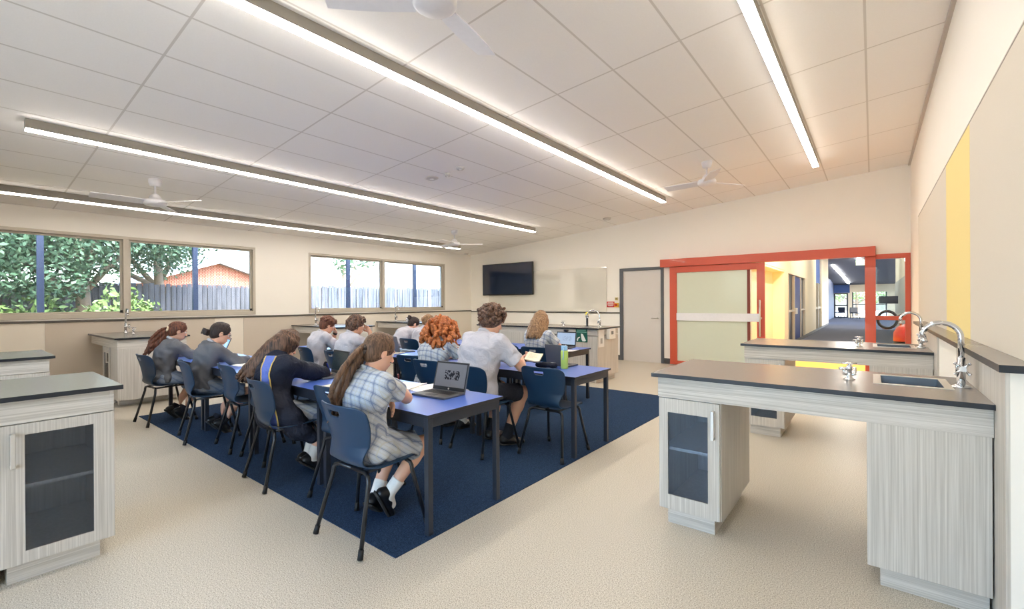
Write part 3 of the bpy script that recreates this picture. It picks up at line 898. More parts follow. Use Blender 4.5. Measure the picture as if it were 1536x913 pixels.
# left benches standing out towards the camera side
for i, (xf, d, nm) in enumerate(((-3.31, .82, 'large grey green topped bench at the lower left corner'), (-5.71, .88, 'grey topped bench behind the lower left one'))):
    y1 = .645
    worktop('bench_worktop', ('grey green worktop of the bench in the lower left corner' if i == 0 else 'grey green worktop just behind the lower left bench'), xf - d, xf, -1.6, y1, None, (.035, .035, 0, .035), az=.81)
    pedestal('glass_door_cupboard', ('large ash cupboard with dark glazed door at the lower left' if i == 0 else 'ash cupboard mostly hidden behind the lower left bench'), .44, d - .07, (xf - .035, .175, 0), R(90), h1=.81, handle='left', gl=(.085, .085, .055, .06), kick=(.03, .06, .05))
    pedestal('glass_door_cupboard', ('ash cupboard cut by the left edge of the photo' if i == 0 else 'ash cupboard of the second left bench, cut by the photo edge'), .44, d - .07, (xf - .035, -.275, 0), R(90), h1=.81, handle='right', gl=(.085, .085, .055, .06), kick=(.03, .06, .05))

# benches standing out from the window wall
for i, (y0, n) in enumerate(((1.455, 'the bench nearest the big window'), (4.65, 'the bench between the two windows'), (6.75, 'the bench under the far window'))):
    x1 = -7.93
    worktop('bench_worktop', 'dark thin worktop of ' + n, XW + .03, x1, y0, y0 + .86, None, (.03, .035, .035, .035), az=.80)
    pedestal('glass_door_cupboard', 'ash cupboard with glazed door under ' + n, .42, .79, (-8.85, y0 + .036, 0), gl=(.06, .06, .08, .08))
    end_cupboard('sink_cupboard', 'plain ash end panel cupboard under ' + n, x1 - .42, x1 - .035, y0 + .036, y0 + .824, x1 - .38, x1 - .28, y0 + .1, y0 + .76, h1=.80)
    gooseneck('chrome gooseneck tap on ' + n, (-9.45, y0 + .42, .95), R(180), None, .38, .14)
    gas_tap('chrome gas tap on ' + n, (-9.0, y0 + .42, .95), R(180))
tag(MB().box(-7.967, -7.955, 1.82, 1.95, .77, .87).build('wall_socket', M['white'], bevel=.003), 'white socket plate on the end panel behind the ponytailed girl', 'socket')

# teacher's island bench in front of the writing board
worktop('bench_worktop', "long dark worktop of the teacher's bench below the television wall", -6.45, -3.645, 6.945, 7.82, (-4.115, -3.885, 7.085, 7.315), (.035, .035, .035, .035), az=.82)
end_cupboard('bench_cupboard', "plain ash cupboard at the sink end of the teacher's bench", -4.80, -3.68, 6.98, 7.785, -4.75, -3.74, 7.04, 7.75, h1=.805)
end_cupboard('bench_cupboard', "ash cupboard of the teacher's bench behind the curly haired student", -6.41, -5.22, 6.98, 7.785, -6.36, -5.27, 7.04, 7.75, h1=.82)
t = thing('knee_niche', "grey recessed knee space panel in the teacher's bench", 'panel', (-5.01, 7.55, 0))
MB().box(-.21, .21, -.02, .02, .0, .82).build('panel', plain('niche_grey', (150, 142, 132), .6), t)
gooseneck("chrome gooseneck tap on the teacher's bench", (-3.80, 7.30, .95), R(0), None, .30, .26)
t = thing('eyewash_tap', "slim eyewash tap with a yellow cap on the teacher's bench", 'tap', (-4.12, 7.42, .95))
MB().lathe([(.03, 0), (.02, .02), (.02, .16), (.028, .17), (.028, .20)], (0, 0, 0), 12).build('body', M['leg'], t)
MB().lathe([(.03, .205), (.03, .25), (.02, .26)], (0, 0, 0), 12).build('cap', plain('yellow_cap', (240, 220, 60), .4), t)
gas_tap("small chrome gas tap on the teacher's bench", (-4.62, 7.4, .95))
sink("small steel sink in the teacher's bench", -4.0, 7.2, .3, .3, .95)

t = thing('safety_sign', "green eyewash sign with a white pictogram on the teacher's bench", 'sign', (-3.986, 6.978, .70))
sg = plain('sign_green', (14, 92, 76), .5); sw = plain('sign_white', (236, 240, 236), .5)
MB().box(-.115, .115, -.006, 0, 0, .235).build('plate', sg, t)
m = MB(); m.box(-.10, .10, -.0075, -.006, .168, .182); m.box(-.09, .09, -.0075, -.006, .198, .218); m.build('text_band', plain('sign_band', (120, 180, 160), .5), t)
m = MB()
m.add([(-.01, -.0075, .15), (.03, -.0075, .14), (.09, -.0075, .03), (.07, -.0075, .015), (.02, -.0075, .015), (.0, -.0075, .05)], [tuple(range(5, -1, -1))])
m.add([(-.09, -.0075, .02), (-.07, -.0075, .02), (-.06, -.0075, .06), (-.03, -.0075, .075), (-.03, -.0075, .095), (-.07, -.0075, .08), (-.09, -.0075, .05)], [tuple(range(6, -1, -1))])
m.build('pictogram', sw, t)
t = thing('notice_panel', "white notice panel on the side of the teacher's bench", 'notice', (-3.678, 7.11, .62))
MB().box(0, .006, -.10, .10, 0, .30).build('plate', M['white'], t); MB().box(.006, .009, -.035, .035, .06, .15).build('socket', plain('socket_grey', (170, 168, 164), .5), t)
t = thing('soap_dispenser', "small white dispenser box on the side of the teacher's bench", 'dispenser', (-3.678, 7.42, .745))
MB().box(0, .07, -.12, .12, 0, .18).build('case', M['white'], t, bevel=.01); MB().box(.07, .074, -.06, .02, .08, .14).build('window', plain('disp_grey', (130, 128, 126), .4), t)

# ------------------------------------------------------------------ on the back wall
t = thing('television', 'wall mounted television with dark reflecting screen', 'television', (-8.19, YB - .12, 1.61))
MB().box(-.92, .92, 0, .05, 0, .91).build('case', M['black'], t, bevel=.008)
MB().box(-.895, .895, -.003, .0, .03, .885).build('screen', M['screen'], t)
MB().box(-.25, .25, .05, .118, .25, .65).build('wall_bracket', M['black'], t)
t = thing('writing_board', 'large cream glass writing board reflecting the windows', 'board', (-7.0, YB, 1.16))
MB().box(-1.95, 1.89, -.024, -.018, 0, 1.10).build('glass_sheet', M['board'], t, bevel=.002)
for x in (-1.8, 0, 1.75):
    for z in (.08, 1.02): MB().tube([(x, -.018, z), (x, -.001, z)], .015, 10).build('standoff', M['steel'], t)
t = thing('emergency_sign', 'small red sign with white lettering lines beside the grey door', 'sign', (-5.01, YB - .006, 1.27))
MB().box(-.10, .10, -.006, 0.005, 0, .135).build('plate', plain('sign_red', (196, 34, 40), .4), t)
m = MB()
for z, w in ((.10, .07), (.075, .085), (.05, .08), (.025, .06)): m.box(-w, w, -.0075, -.006, z, z + .012)
m.build('lettering', sw, t)
t = thing('stop_switch', 'yellow stop button housing with red knob beside the red sign', 'button', (-4.845, YB - .002, 1.335))
MB().box(-.05, .05, -.05, 0, -.065, .04).build('housing', plain('button_yellow', (232, 178, 50), .4), t, bevel=.006)
MB().tube([(0, -.05, -.01), (0, -.08, -.01)], .03, 14).build('knob', plain('button_red', (200, 40, 30), .4), t)
t = thing('switch_plate', 'small brass coloured key switch above the stop button', 'switch', (-4.855, YB - .002, 1.47))
MB().box(-.035, .035, -.02, 0, -.035, .035).build('plate', plain('switch_tan', (206, 188, 120), .4), t, bevel=.004)
MB().tube([(0, -.02, 0), (0, -.03, 0)], .015, 12).build('key_barrel', plain('switch_brown', (110, 80, 50), .4), t)

# ------------------------------------------------------------------ ceiling: strip lights, fans, detectors
TILT = math.atan(CB)
for x, ya, yb, lab in ((-.70, .5, 8.6, 'strip light nearest the right wall'), (-3.14, .5, 8.66, 'long strip light crossing the middle of the ceiling'),
                       (-6.21, .507, 8.68, 'strip light with its end showing at the left, second row from the windows'), (-8.69, .3, 8.7, 'strip light closest to the window wall')):
    t = thing('ceiling_light', lab, 'ceiling light', (x, (ya + yb) / 2, ceil_z(x)), 0, 'linear ceiling lights')
    t.rotation_euler = (0, -TILT, 0)
    L = (yb - ya) / 2
    MB().box(-.042, .042, -L, L, -.093, -.001).build('housing', M['lamp_body'], t, bevel=.002)
    MB().box(-.040, .040, -L + .004, L - .004, -.102, -.0935).build('diffuser', M['tube_soft'] if x > -1 or x < -8 else M['tube_light'], t)

fan_w = plain('fan_white', (226, 224, 228), .4)
for x, y, rz, lab in ((-7.40, 1.78, -92, 'white ceiling fan over the far left tables'), (-7.45, 7.3, -75, 'small looking white ceiling fan near the television corner'),
                      (-1.95, 7.2, -65, 'white ceiling fan in front of the red door'), (-2.03, 1.84, 103, 'white ceiling fan cut by the top of the photo')):
    t = thing('ceiling_fan', lab, 'ceiling fan', (x, y, ceil_z(x)), 0, 'white ceiling fans')
    MB().lathe([(.075, .01), (.075, -.03), (.06, -.085), (.03, -.09)], (0, 0, 0), 24).build('canopy', fan_w, t)
    MB().lathe([(.0125, -.08), (.0125, -.21)], (0, 0, 0), 12).build('rod', fan_w, t)
    MB().lathe([(.03, -.19), (.06, -.22), (.075, -.26), (.12, -.27), (.13, -.29), (.13, -.325), (.11, -.34), (.02, -.345)], (0, 0, 0), 28).build('motor', fan_w, t)
    for k in range(3):
        a = R(rz + 120 * k)
        m = MB(); n = 10; vs = []
        for i in range(n + 1):
            u = i / n; r = .12 + .52 * u; w = .070 + .012 * math.sin(math.pi * u)
            for s in (-1, 1):
                tilt = .018 * s
                for dz in (0, -.008):
                    vs.append((r * math.cos(a) - s * w * math.sin(a), r * math.sin(a) + s * w * math.cos(a), -.30 + tilt + dz))
        fs = []
        for i in range(n):
            b0 = 4 * i; b1 = b0 + 4
            fs += [(b0, b0 + 2, b1 + 2, b1), (b0 + 1, b1 + 1, b1 + 3, b0 + 3), (b0, b1, b1 + 1, b0 + 1), (b0 + 2, b0 + 3, b1 + 3, b1 + 2)]
        fs += [(0, 1, 3, 2), (4 * n, 4 * n + 2, 4 * n + 3, 4 * n + 1)]
        m.add(vs, fs, 0, False); m.build('blade', fan_w, t)
det = plain('detector_grey', (200, 195, 190), .5)
for x, y, r, hgt, lab in ((-5.08, 4.52, .10, .02, 'round flat ceiling speaker disc, the larger of the three ceiling dots'), (-4.50, 4.53, .06, .035, 'small round smoke detector on the ceiling'),
                          (-4.79, 4.56, .04, .05, 'tiny white sensor between the two ceiling discs'), (-4.65, 9.3, .09, .05, 'grey dome sensor on the ceiling near the back wall'), (-9.5, 9.8, .06, .04, 'small detector on the ceiling in the far corner')):
    t = thing('ceiling_sensor', lab, 'sensor', (x, y, ceil_z(x) + .006), 0)
    t.rotation_euler = (0, -TILT, 0)
    MB().lathe([(r, .0), (r, -hgt * .5), (r * .8, -hgt), (r * .2, -hgt * 1.05)], (0, 0, 0), 20).build('case', det, t)
    MB().lathe([(r * .3, -hgt), (r * .3, -hgt * 1.25), (r * .1, -hgt * 1.3)], (0, 0, 0), 12).build('lens', M['white'], t)

# ------------------------------------------------------------------ school tables and chairs
TZ = .735


def make_table(label):
    L, D = .615, .35
    t = thing('school_table', label, 'table', (0, 0, 0), 0, 'rows of blue school tables')
    m = MB(); m.box(-L, L, -D, D, TZ - .02, TZ, 1, top=0); m.build('tabletop', [M['table_top'], M['table_edge']], t, bevel=.002)
    e = .02; k = .03
    m = MB()
    m.box(-L + e, L - e, -D + e, -D + e + k, TZ - .085, TZ - .02); m.box(-L + e, L - e, D - e - k, D - e, TZ - .085, TZ - .02)
    m.box(-L + e, -L + e + k, -D + e + k, D - e - k, TZ - .085, TZ - .02); m.box(L - e - k, L - e, -D + e + k, D - e - k, TZ - .085, TZ - .02)
    m.build('frame', M['frame'], t)
    for sx in (-1, 1):
        for sy in (-1, 1):
            a, b = sx * (L - .038), sy * (D - .038)
            m = MB(); m.box(a - .019, a + .019, b - .019, b + .019, .012, TZ - .03); m.box(a - .02, a + .02, b - .02, b + .02, .006, .02)
            m.build('leg', M['frame'], t, bevel=.003)
    return t


rows = {1: (-2.06, 2.14, 4), 2: (-2.06, 3.84, 4), 3: (-3.20, 5.52, 3)}
tbl = {1: ['blue school table in the front row with the open laptop at its near end', 'blue school table in the front row where the jacketed girl writes', 'blue school table in the front row where the girl with a bun sits', 'farthest left blue school table of the front row'],
       2: ['blue school table carrying the green water bottle', 'blue school table where the red haired student sits', 'blue school table in the middle row behind the ponytail', 'blue school table where the boy with wristband sits'],
       3: ['blue school table of the back row with a laptop before the long haired girl', 'blue school table of the back row behind the red curls', 'blue school table of the back row where the bun haired student leans']}
first = None
for r, (xr, yc, n) in rows.items():
    for k in range(n):
        x = xr - .615 - k * 1.25
        if first is None:
            first = make_table(tbl[r][k]); first.location = (x, yc, 0)
        else:
            dup(first, (x, yc, 0), 0, tbl[r][k])


def shell_mesh():
    """one moulded seat-and-back shell with a hand slot, as a solidified grid"""
    prof = [(.215, .425), (.205, .44), (.18, .449), (.12, .446), (.05, .441), (-.03, .437), (-.10, .438), (-.15, .447), (-.182, .468), (-.198, .50), (-.206, .55), (-.212, .60), (-.22, .65), (-.232, .70), (-.246, .75), (-.262, .80), (-.268, .818)]
    wid = [.17, .188, .20, .206, .21, .208, .20, .186, .172, .168, .182, .205, .222, .232, .236, .228, .215]
    # resample
    s = [0]
    for i in range(1, len(prof)):
        s.append(s[-1] + math.hypot(prof[i][0] - prof[i - 1][0], prof[i][1] - prof[i - 1][1]))
    NV, NU = 84, 44
    V = []; idx = {}
    tt = np.linspace(0, s[-1], NV + 1)
    py = np.interp(tt, s, [p[0] for p in prof]); pz = np.interp(tt, s, [p[1] for p in prof]); pw = np.interp(tt, s, wid)
    ker = np.array([1, 2, 3, 2, 1]) / 9.0
    def sm(a):
        b = np.concatenate([[2 * a[0] - a[2], 2 * a[0] - a[1]], a, [2 * a[-1] - a[-2], 2 * a[-1] - a[-3]]])
        return np.convolve(b, ker, 'valid')
    py, pz, pw = sm(sm(py)), sm(sm(pz)), sm(sm(pw))
    for j in range(NV + 1):
        back = min(1, max(0, (pz[j] - .46) / .12))
        for i in range(NU + 1):
            u = 2 * i / NU - 1
            # round the top corners
            w = pw[j]
            top = (pz[j] - .775) / .045
            z = pz[j]; y = py[j]
            if z > .775:
                w2 = w
                z = .775 + (z - .775) * (1 - .5 * abs(u) ** 7)
            y += back * .062 * u * u + (1 - back) * 0
            z += (1 - back) * .012 * u * u * (1 if py[j] < .17 else .3)
            V.append((u * w, y, z))
    F = []
    for j in range(NV):
        for i in range(NU):
            a = j * (NU + 1) + i
            cx = sum(V[k][0] for k in (a, a + 1, a + NU + 2, a + NU + 1)) / 4; cz = sum(V[k][2] for k in (a, a + 1, a + NU + 2, a + NU + 1)) / 4
            if py[j] < -.15 and (abs(cx) / .056) ** 4 + (abs(cz - .766) / .0155) ** 4 < 1:
                continue
            F.append((a, a + 1, a + NU + 2, a + NU + 1))
    return V, F


def make_chair(label):
    t = thing('school_chair', label, 'chair', (0, 0, 0), 0, 'navy moulded school chairs')
    V, F = shell_mesh()
    m = MB(); m.add(V, F, 0, True)
    o = m.build('seat_shell', M['blue_shell'], t)
    md = o.modifiers.new('thick', 'SOLIDIFY'); md.thickness = .007; md.offset = 0
    for s in (-1, 1):
        rear = [(s * .232, -.235, .02), (s * .182, -.150, .365)] + [tuple(Vector((s * .182, -.150, .365)).lerp(Vector((s * .14, -.135, .418)), q) + Vector((s * .012, -.004, .012)) * math.sin(math.pi * q)) for q in (.3, .6)] + [(s * .135, -.134, .418), (0, -.134, .42)]
        front = [(s * .222, .242, .02), (s * .178, .165, .36)] + [tuple(Vector((s * .178, .165, .36)).lerp(Vector((s * .135, .15, .424)), q) + Vector((s * .012, .004, .012)) * math.sin(math.pi * q)) for q in (.3, .6)] + [(s * .13, .15, .424), (0, .15, .424)]
        for nm, pth in (('leg', rear), ('leg', front)):
            lg = MB().tube(pth, .0125, 12).build(nm, M['leg'], t)
            a, b = Vector(pth[0]), Vector(pth[1]); d = (b - a).normalized()
            MB().tube([a - d * .02 + Vector((0, 0, 0.0)), a + d * .03], [.0165, .015], 12).build('foot_cap', M['foot'], lg)
        MB().tube([(s * .13, -.134, .42), (s * .13, .15, .426)], .010, 8).build('side_rail', M['leg'], t)
    return t


CH = [  # x, y (centre of footprint), turn, label
    (-2.42, 1.655, 0, 'navy chair of the girl with the long ponytail'),
    (-3.00, 1.93, 11, 'empty navy chair tucked in beside the ponytailed girl'),
    (-3.72, 1.74, -5, 'navy chair under the girl in the dark jacket'),
    (-4.30, 1.95, 0, 'empty navy chair hidden beyond the jacketed girl'),
    (-4.89, 1.93, -5, 'empty navy chair between the jacketed girl and the girl with a bun'),
    (-5.53, 1.78, -10, 'navy chair of the girl with the dark bun'),
    (-6.67, 1.69, 2, 'navy chair at the far left end of the front row'),
    (-2.33, 3.56, 0, 'empty navy chair at the near end of the middle row, before the green bottle'),
    (-2.92, 3.25, -7, 'navy chair of the curly haired boy'),
    (-3.57, 3.30, 0, 'navy chair of the red haired student'),
    (-4.06, 3.47, 6, 'navy chair just left of the red haired student'),
    (-4.68, 3.40, 0, 'navy chair showing beside the face of the ponytailed girl'),
    (-5.20, 3.22, 0, 'navy chair of the wavy haired boy behind the open laptop'),
    (-6.02, 3.28, -8, 'navy chair of the boy resting chin on hand'),
    (-3.45, 5.02, 0, 'navy chair of the long haired girl by the green sign'),
    (-4.02, 5.10, 0, 'navy chair partly hidden left of the long haired girl'),
    (-5.98, 4.99, 0, 'navy chair showing its back left of the red curls'),
]
ch0 = None
for (x, y, a, lab) in CH:
    if ch0 is None:
        ch0 = make_chair(lab); ch0.location = (x, y, .006); ch0.rotation_euler = (0, 0, R(a))
    else:
        dup(ch0, (x, y, .006), R(a), lab)
# ------------------------------------------------------------------ people: blended distance fields turned into meshes
def V3(*a):
    return np.array(a if len(a) > 1 else a[0], dtype=np.float64)


def unit(v):
    v = np.asarray(v, float); return v / (np.linalg.norm(v) + 1e-9)


class Field:
    def __init__(self, vox):
        self.vox = vox; self.p = []

    def cap(self, a, b, ra, rb, k=.02, cuts=(), op='u', lat=None, da=None, db=None):
        a, b = V3(a), V3(b); m = max(ra, rb, da or 0, db or 0)
        self.p.append(('cap', a, b, ra, rb, k, cuts, op, None if lat is None else unit(lat), da, db, np.minimum(a, b) - m, np.maximum(a, b) + m)); return self

    def chain(self, pts, rs, k=.02, op='u'):
        for i in range(len(pts) - 1):
            self.cap(pts[i], pts[i + 1], rs[i], rs[i + 1], k, op=op)
        return self

    def ell(self, c, r, rot=None, k=.02, op='u', cuts=()):
        c = V3(c); m = max(r)
        self.p.append(('ell', c, np.array(r, float), np.eye(3) if rot is None else np.asarray(rot, float), None, k, cuts, op, None, None, None, c - m, c + m)); return self

    def grid(self, lo, hi):
        v = self.vox
        n = np.ceil((hi - lo) / v).astype(int) + 1
        return n

    def eval(self, lo=None, hi=None):
        v = self.vox
        ad = [q for q in self.p if q[7] == 'u']
        if lo is None:
            lo = np.min([q[11] for q in ad], 0) - 3 * v; hi = np.max([q[12] for q in ad], 0) + 3 * v
        n = np.ceil((hi - lo) / v).astype(int) + 1
        D = np.full(n, 1.0, np.float32)
        self.lo = lo
        for q in self.p:
            kind, A, B, ra, rb, k, cuts, op, lat, da, db, l, h = q
            pad = k + 2 * v
            i0 = np.maximum(0, np.floor((l - pad - lo) / v).astype(int)); i1 = np.minimum(n, np.ceil((h + pad - lo) / v).astype(int) + 1)
            if np.any(i1 <= i0): continue
            ax = [(np.arange(i0[j], i1[j], dtype=np.float32) * v + lo[j]).astype(np.float32) for j in range(3)]
            X = ax[0][:, None, None]; Y = ax[1][None, :, None]; Z = ax[2][None, None, :]
            if kind == 'cap':
                ba = B - A; L2 = float(ba @ ba) + 1e-12
                px, py, pz = X - np.float32(A[0]), Y - np.float32(A[1]), Z - np.float32(A[2])
                t = np.clip((px * ba[0] + py * ba[1] + pz * ba[2]) / L2, 0, 1).astype(np.float32)
                qx, qy, qz = px - t * ba[0], py - t * ba[1], pz - t * ba[2]
                r = ra + (rb - ra) * t
                if lat is None:
                    d = np.sqrt(qx * qx + qy * qy + qz * qz) - r
                else:
                    dd = da + (db - da) * t
                    ql = qx * lat[0] + qy * lat[1] + qz * lat[2]
                    qr2 = np.maximum(qx * qx + qy * qy + qz * qz - ql * ql, 0)
                    d = (np.sqrt((ql / r) ** 2 + qr2 / (dd * dd)) - 1) * np.minimum(r, dd)
            else:
                px, py, pz = X - np.float32(A[0]), Y - np.float32(A[1]), Z - np.float32(A[2])
                rt = ra
                u = [px * rt[0, j] + py * rt[1, j] + pz * rt[2, j] for j in range(3)]
                k0 = np.sqrt(sum((u[j] / B[j]) ** 2 for j in range(3))); k1 = np.sqrt(sum((u[j] / B[j] ** 2) ** 2 for j in range(3))) + 1e-6
                d = k0 * (k0 - 1) / k1
            for (cp, cn) in cuts:
                d = np.maximum(d, (X - cp[0]) * cn[0] + (Y - cp[1]) * cn[1] + (Z - cp[2]) * cn[2])
            d = d.astype(np.float32)
            S = D[i0[0]:i1[0], i0[1]:i1[1], i0[2]:i1[2]]
            if op == 'u':
                hh = np.clip(.5 + .5 * (S - d) / k, 0, 1)
                S[...] = S + (d - S) * hh - k * hh * (1 - hh)
            else:
                hh = np.clip(.5 - .5 * (S + d) / k, 0, 1)
                S[...] = S + (-d - S) * hh + k * hh * (1 - hh)
        self.D = D
        return self

    def seat_cut(self, z=.450, y=.20):
        X, Y, Z = self.coords()
        self.D = np.where(Y < y, np.maximum(self.D, z - Z), self.D).astype(np.float32); return self

    def coords(self):
        n = self.D.shape; v = self.vox
        return [(np.arange(n[j], dtype=np.float32) * v + self.lo[j]).astype(np.float32).reshape([-1 if q == j else 1 for q in range(3)]) for j in range(3)]

    def wrinkle(self, amp, f=60.0, seed=0):
        X, Y, Z = self.coords()
        r = np.random.default_rng(seed); near = np.abs(self.D) < .03
        w = 0
        for i in range(5):
            a = r.normal(size=3); a = a / np.linalg.norm(a) * f * (0.6 + .25 * i)
            w = w + np.sin(X * a[0] + Y * a[1] + Z * a[2] + r.uniform(0, 6) + 1.3 * np.sin(X * a[1] * .5 - Z * a[0] * .6 + Y * a[2] * .4)) / (1 + .5 * i)
        self.D = np.where(near, self.D + amp * w.astype(np.float32), self.D).astype(np.float32)
        return self

    def mesh(self):
        D = self.D; v = self.vox
        s = (D < 0)
        u8 = s.view(np.uint8)
        c = u8[:-1, :-1, :-1] + u8[1:, :-1, :-1] + u8[:-1, 1:, :-1] + u8[1:, 1:, :-1] + u8[:-1, :-1, 1:] + u8[1:, :-1, 1:] + u8[:-1, 1:, 1:] + u8[1:, 1:, 1:]
        act = (c > 0) & (c < 8)
        I = np.argwhere(act)
        idx = np.full(act.shape, -1, np.int64); idx[act] = np.arange(len(I))
        acc = np.zeros((len(I), 3)); cnt = np.zeros(len(I))
        cor = [(a, b, e) for a in (0, 1) for b in (0, 1) for e in (0, 1)]
        for p in cor:
            for j in range(3):
                if p[j] == 1: continue
                q = list(p); q[j] = 1
                d0 = D[I[:, 0] + p[0], I[:, 1] + p[1], I[:, 2] + p[2]]; d1 = D[I[:, 0] + q[0], I[:, 1] + q[1], I[:, 2] + q[2]]
                m = (d0 < 0) != (d1 < 0)
                t = np.where(m, d0 / (d0 - d1 + 1e-12), 0)
                pt = np.array(p, float)[None, :].repeat(len(I), 0); pt[:, j] = t
                acc[m] += pt[m]; cnt[m] += 1
        verts = (I + acc / np.maximum(cnt, 1)[:, None]) * v + self.lo
        quads = []
        for j in range(3):
            a = [slice(None)] * 3; b = [slice(None)] * 3
            a[j] = slice(0, -1); b[j] = slice(1, None)
            sa, sb = s[tuple(a)], s[tuple(b)]
            E = np.argwhere(sa != sb)
            o1, o2 = (j + 1) % 3, (j + 2) % 3
            E = E[(E[:, o1] > 0) & (E[:, o2] > 0) & (E[:, o1] < D.shape[o1] - 1) & (E[:, o2] < D.shape[o2] - 1)]
            f = []
            for (x, y) in ((-1, -1), (0, -1), (0, 0), (-1, 0)):
                e = E.copy(); e[:, o1] += x; e[:, o2] += y
                f.append(idx[e[:, 0], e[:, 1], e[:, 2]])
            f = np.stack(f, 1)
            inside_first = sa[E[:, 0], E[:, 1], E[:, 2]]
            f = np.where(inside_first[:, None], f, f[:, ::-1])
            quads.append(f)
        q = np.concatenate(quads)
        return verts, q[(q >= 0).all(1)]


def to_object(name, verts, quads, mats, parent, matidx=None):
    me = bpy.data.meshes.new(name)
    me.vertices.add(len(verts)); me.vertices.foreach_set('co', np.ascontiguousarray(verts, np.float32).ravel())
    me.loops.add(len(quads) * 4); me.loops.foreach_set('vertex_index', np.ascontiguousarray(quads, np.int32).ravel())
    me.polygons.add(len(quads)); me.polygons.foreach_set('loop_start', np.arange(0, len(quads) * 4, 4, dtype=np.int32))
    try:
        me.polygons.foreach_set('loop_total', np.full(len(quads), 4, np.int32))
    except Exception:
        pass
    for m in (mats if isinstance(mats, list) else [mats]): me.materials.append(m)
    if matidx is not None: me.polygons.foreach_set('material_index', matidx.astype(np.int32))
    me.polygons.foreach_set('use_smooth', np.ones(len(quads), bool))
    me.update(calc_edges=True); me.validate()
    o = bpy.data.objects.new(name, me); COL.objects.link(o); o.parent = parent
    return o


def ik(S, W, l1, l2, hint):
    S, W = V3(S), V3(W)
    d = W - S; L = np.linalg.norm(d)
    if L > (l1 + l2) * .995:
        W = S + d / L * (l1 + l2) * .995; d = W - S; L = np.linalg.norm(d)
    u = d / L
    a = (l1 * l1 - l2 * l2 + L * L) / (2 * L); h = math.sqrt(max(l1 * l1 - a * a, 0))
    n = V3(hint) - u * float(np.dot(hint, u)); n = unit(n)
    return S + u * a + n * h, W


def rot_axis(v, ax, ang):
    ax = unit(ax); v = V3(v)
    return v * math.cos(ang) + np.cross(ax, v) * math.sin(ang) + ax * np.dot(ax, v) * (1 - math.cos(ang))


def hand(F, W, f, n, s, curl, side):
    """palm and five fingers; f = pointing, n = palm-side normal, side=+1 right hand / -1 left"""
    f = unit(f); n = unit(V3(n) - f * np.dot(n, f)); l = np.cross(f, n) * side      # towards the little finger
    W = V3(W)
    F.cap(W, W + f * .035 * s, .024 * s, .030 * s, .012, lat=l, da=.019 * s, db=.016 * s)
    F.cap(W + f * .035 * s, W + f * .078 * s, .034 * s, .039 * s, .012, lat=l, da=.015 * s, db=.012 * s)
    for i, (off, ln, c) in enumerate(((-.028, .92, 0.85), (-.009, 1.0, 1.0), (.010, .95, 1.1), (.028, .76, 1.2))):
        p = W + f * (.082 - abs(off) * .15) * s + l * off * s
        d = unit(f + l * off * 3); ax = np.cross(d, n)
        for seg, r0, r1, a in ((.042, .0092, .0085, curl * c), (.026, .0085, .0078, curl * c * 1.1), (.020, .0078, .0068, curl * c * .7)):
            d = rot_axis(d, ax, a); q = p + d * seg * ln * s
            F.cap(p, q, r0 * s, r1 * s, .004); p = q
    b = W + f * .022 * s - l * .024 * s + n * .006 * s
    d = unit(f * .75 - l * .65 + n * .35)
    q = b + d * .045 * s; F.cap(b, q, .0125 * s, .0100 * s, .008)
    d2 = unit(f * .95 - l * .1 + n * .35); q2 = q + d2 * .03 * s; F.cap(q, q2, .0098 * s, .0085 * s, .004)
    F.cap(q2, q2 + unit(d2 + n * .2) * .02 * s, .0085 * s, .0072 * s, .004)


SKIN = skin_mat('skin_fair', (226, 178, 152)); SKIN2 = skin_mat('skin_tan', (214, 164, 136))
LIP = plain('lip', (190, 112, 104), .5); BROW = plain('brow', (92, 66, 50), .8)
EYEW = plain('eye_white', (236, 232, 226), .2); IRIS = plain('iris', (52, 44, 38), .15)
PLAID = plaid_mat('school_plaid', (192, 198, 206), (78, 96, 138), (184, 178, 146), .060)
PLAID_D = plaid_mat('school_plaid_dark', (132, 144, 162), (78, 94, 128), (150, 152, 140), .066)
SHIRT = cloth_mat('school_shirt', (188, 187, 196), .05, .35)
SWEAT = cloth_mat('grey_jumper', (104, 106, 112), .14, .18)
NAVY = cloth_mat('navy_jacket', (36, 40, 54), .10, .5, .6)
ROYAL = cloth_mat('royal_panel', (96, 116, 190), .06, .3, .6)
GOLD = cloth_mat('gold_piping', (214, 186, 110), .05, .1, .6)
SHORT = cloth_mat('dark_shorts', (46, 48, 58), .1, .4)
SHOE = plain('black_leather', (24, 24, 27), .35, vary=.1); SOLE = plain('shoe_sole', (44, 42, 42), .7)
SOCKW = cloth_mat('white_sock', (232, 230, 226), .05, .2); SOCKD = cloth_mat('dark_sock', (40, 42, 50), .05, .2)
BAND = plain('wrist_band', (26, 26, 30), .4)
HAIR = {'brown': hair_mat('hair_brown', (68, 50, 40), (130, 99, 76)), 'dark': hair_mat('hair_dark', (30, 24, 24), (66, 50, 46)), 'red': hair_mat('hair_copper', (122, 58, 28), (206, 126, 70), (40, 40, 40)),
        'chest': hair_mat('hair_chestnut', (64, 38, 30), (124, 76, 56)), 'blond': hair_mat('hair_dark_blond', (104, 76, 52), (176, 140, 104)), 'curl': hair_mat('hair_brown_curly', (52, 36, 30), (128, 96, 78), (45, 45, 45)),
        'mid': hair_mat('hair_mid_brown', (50, 37, 30), (124, 92, 72))}


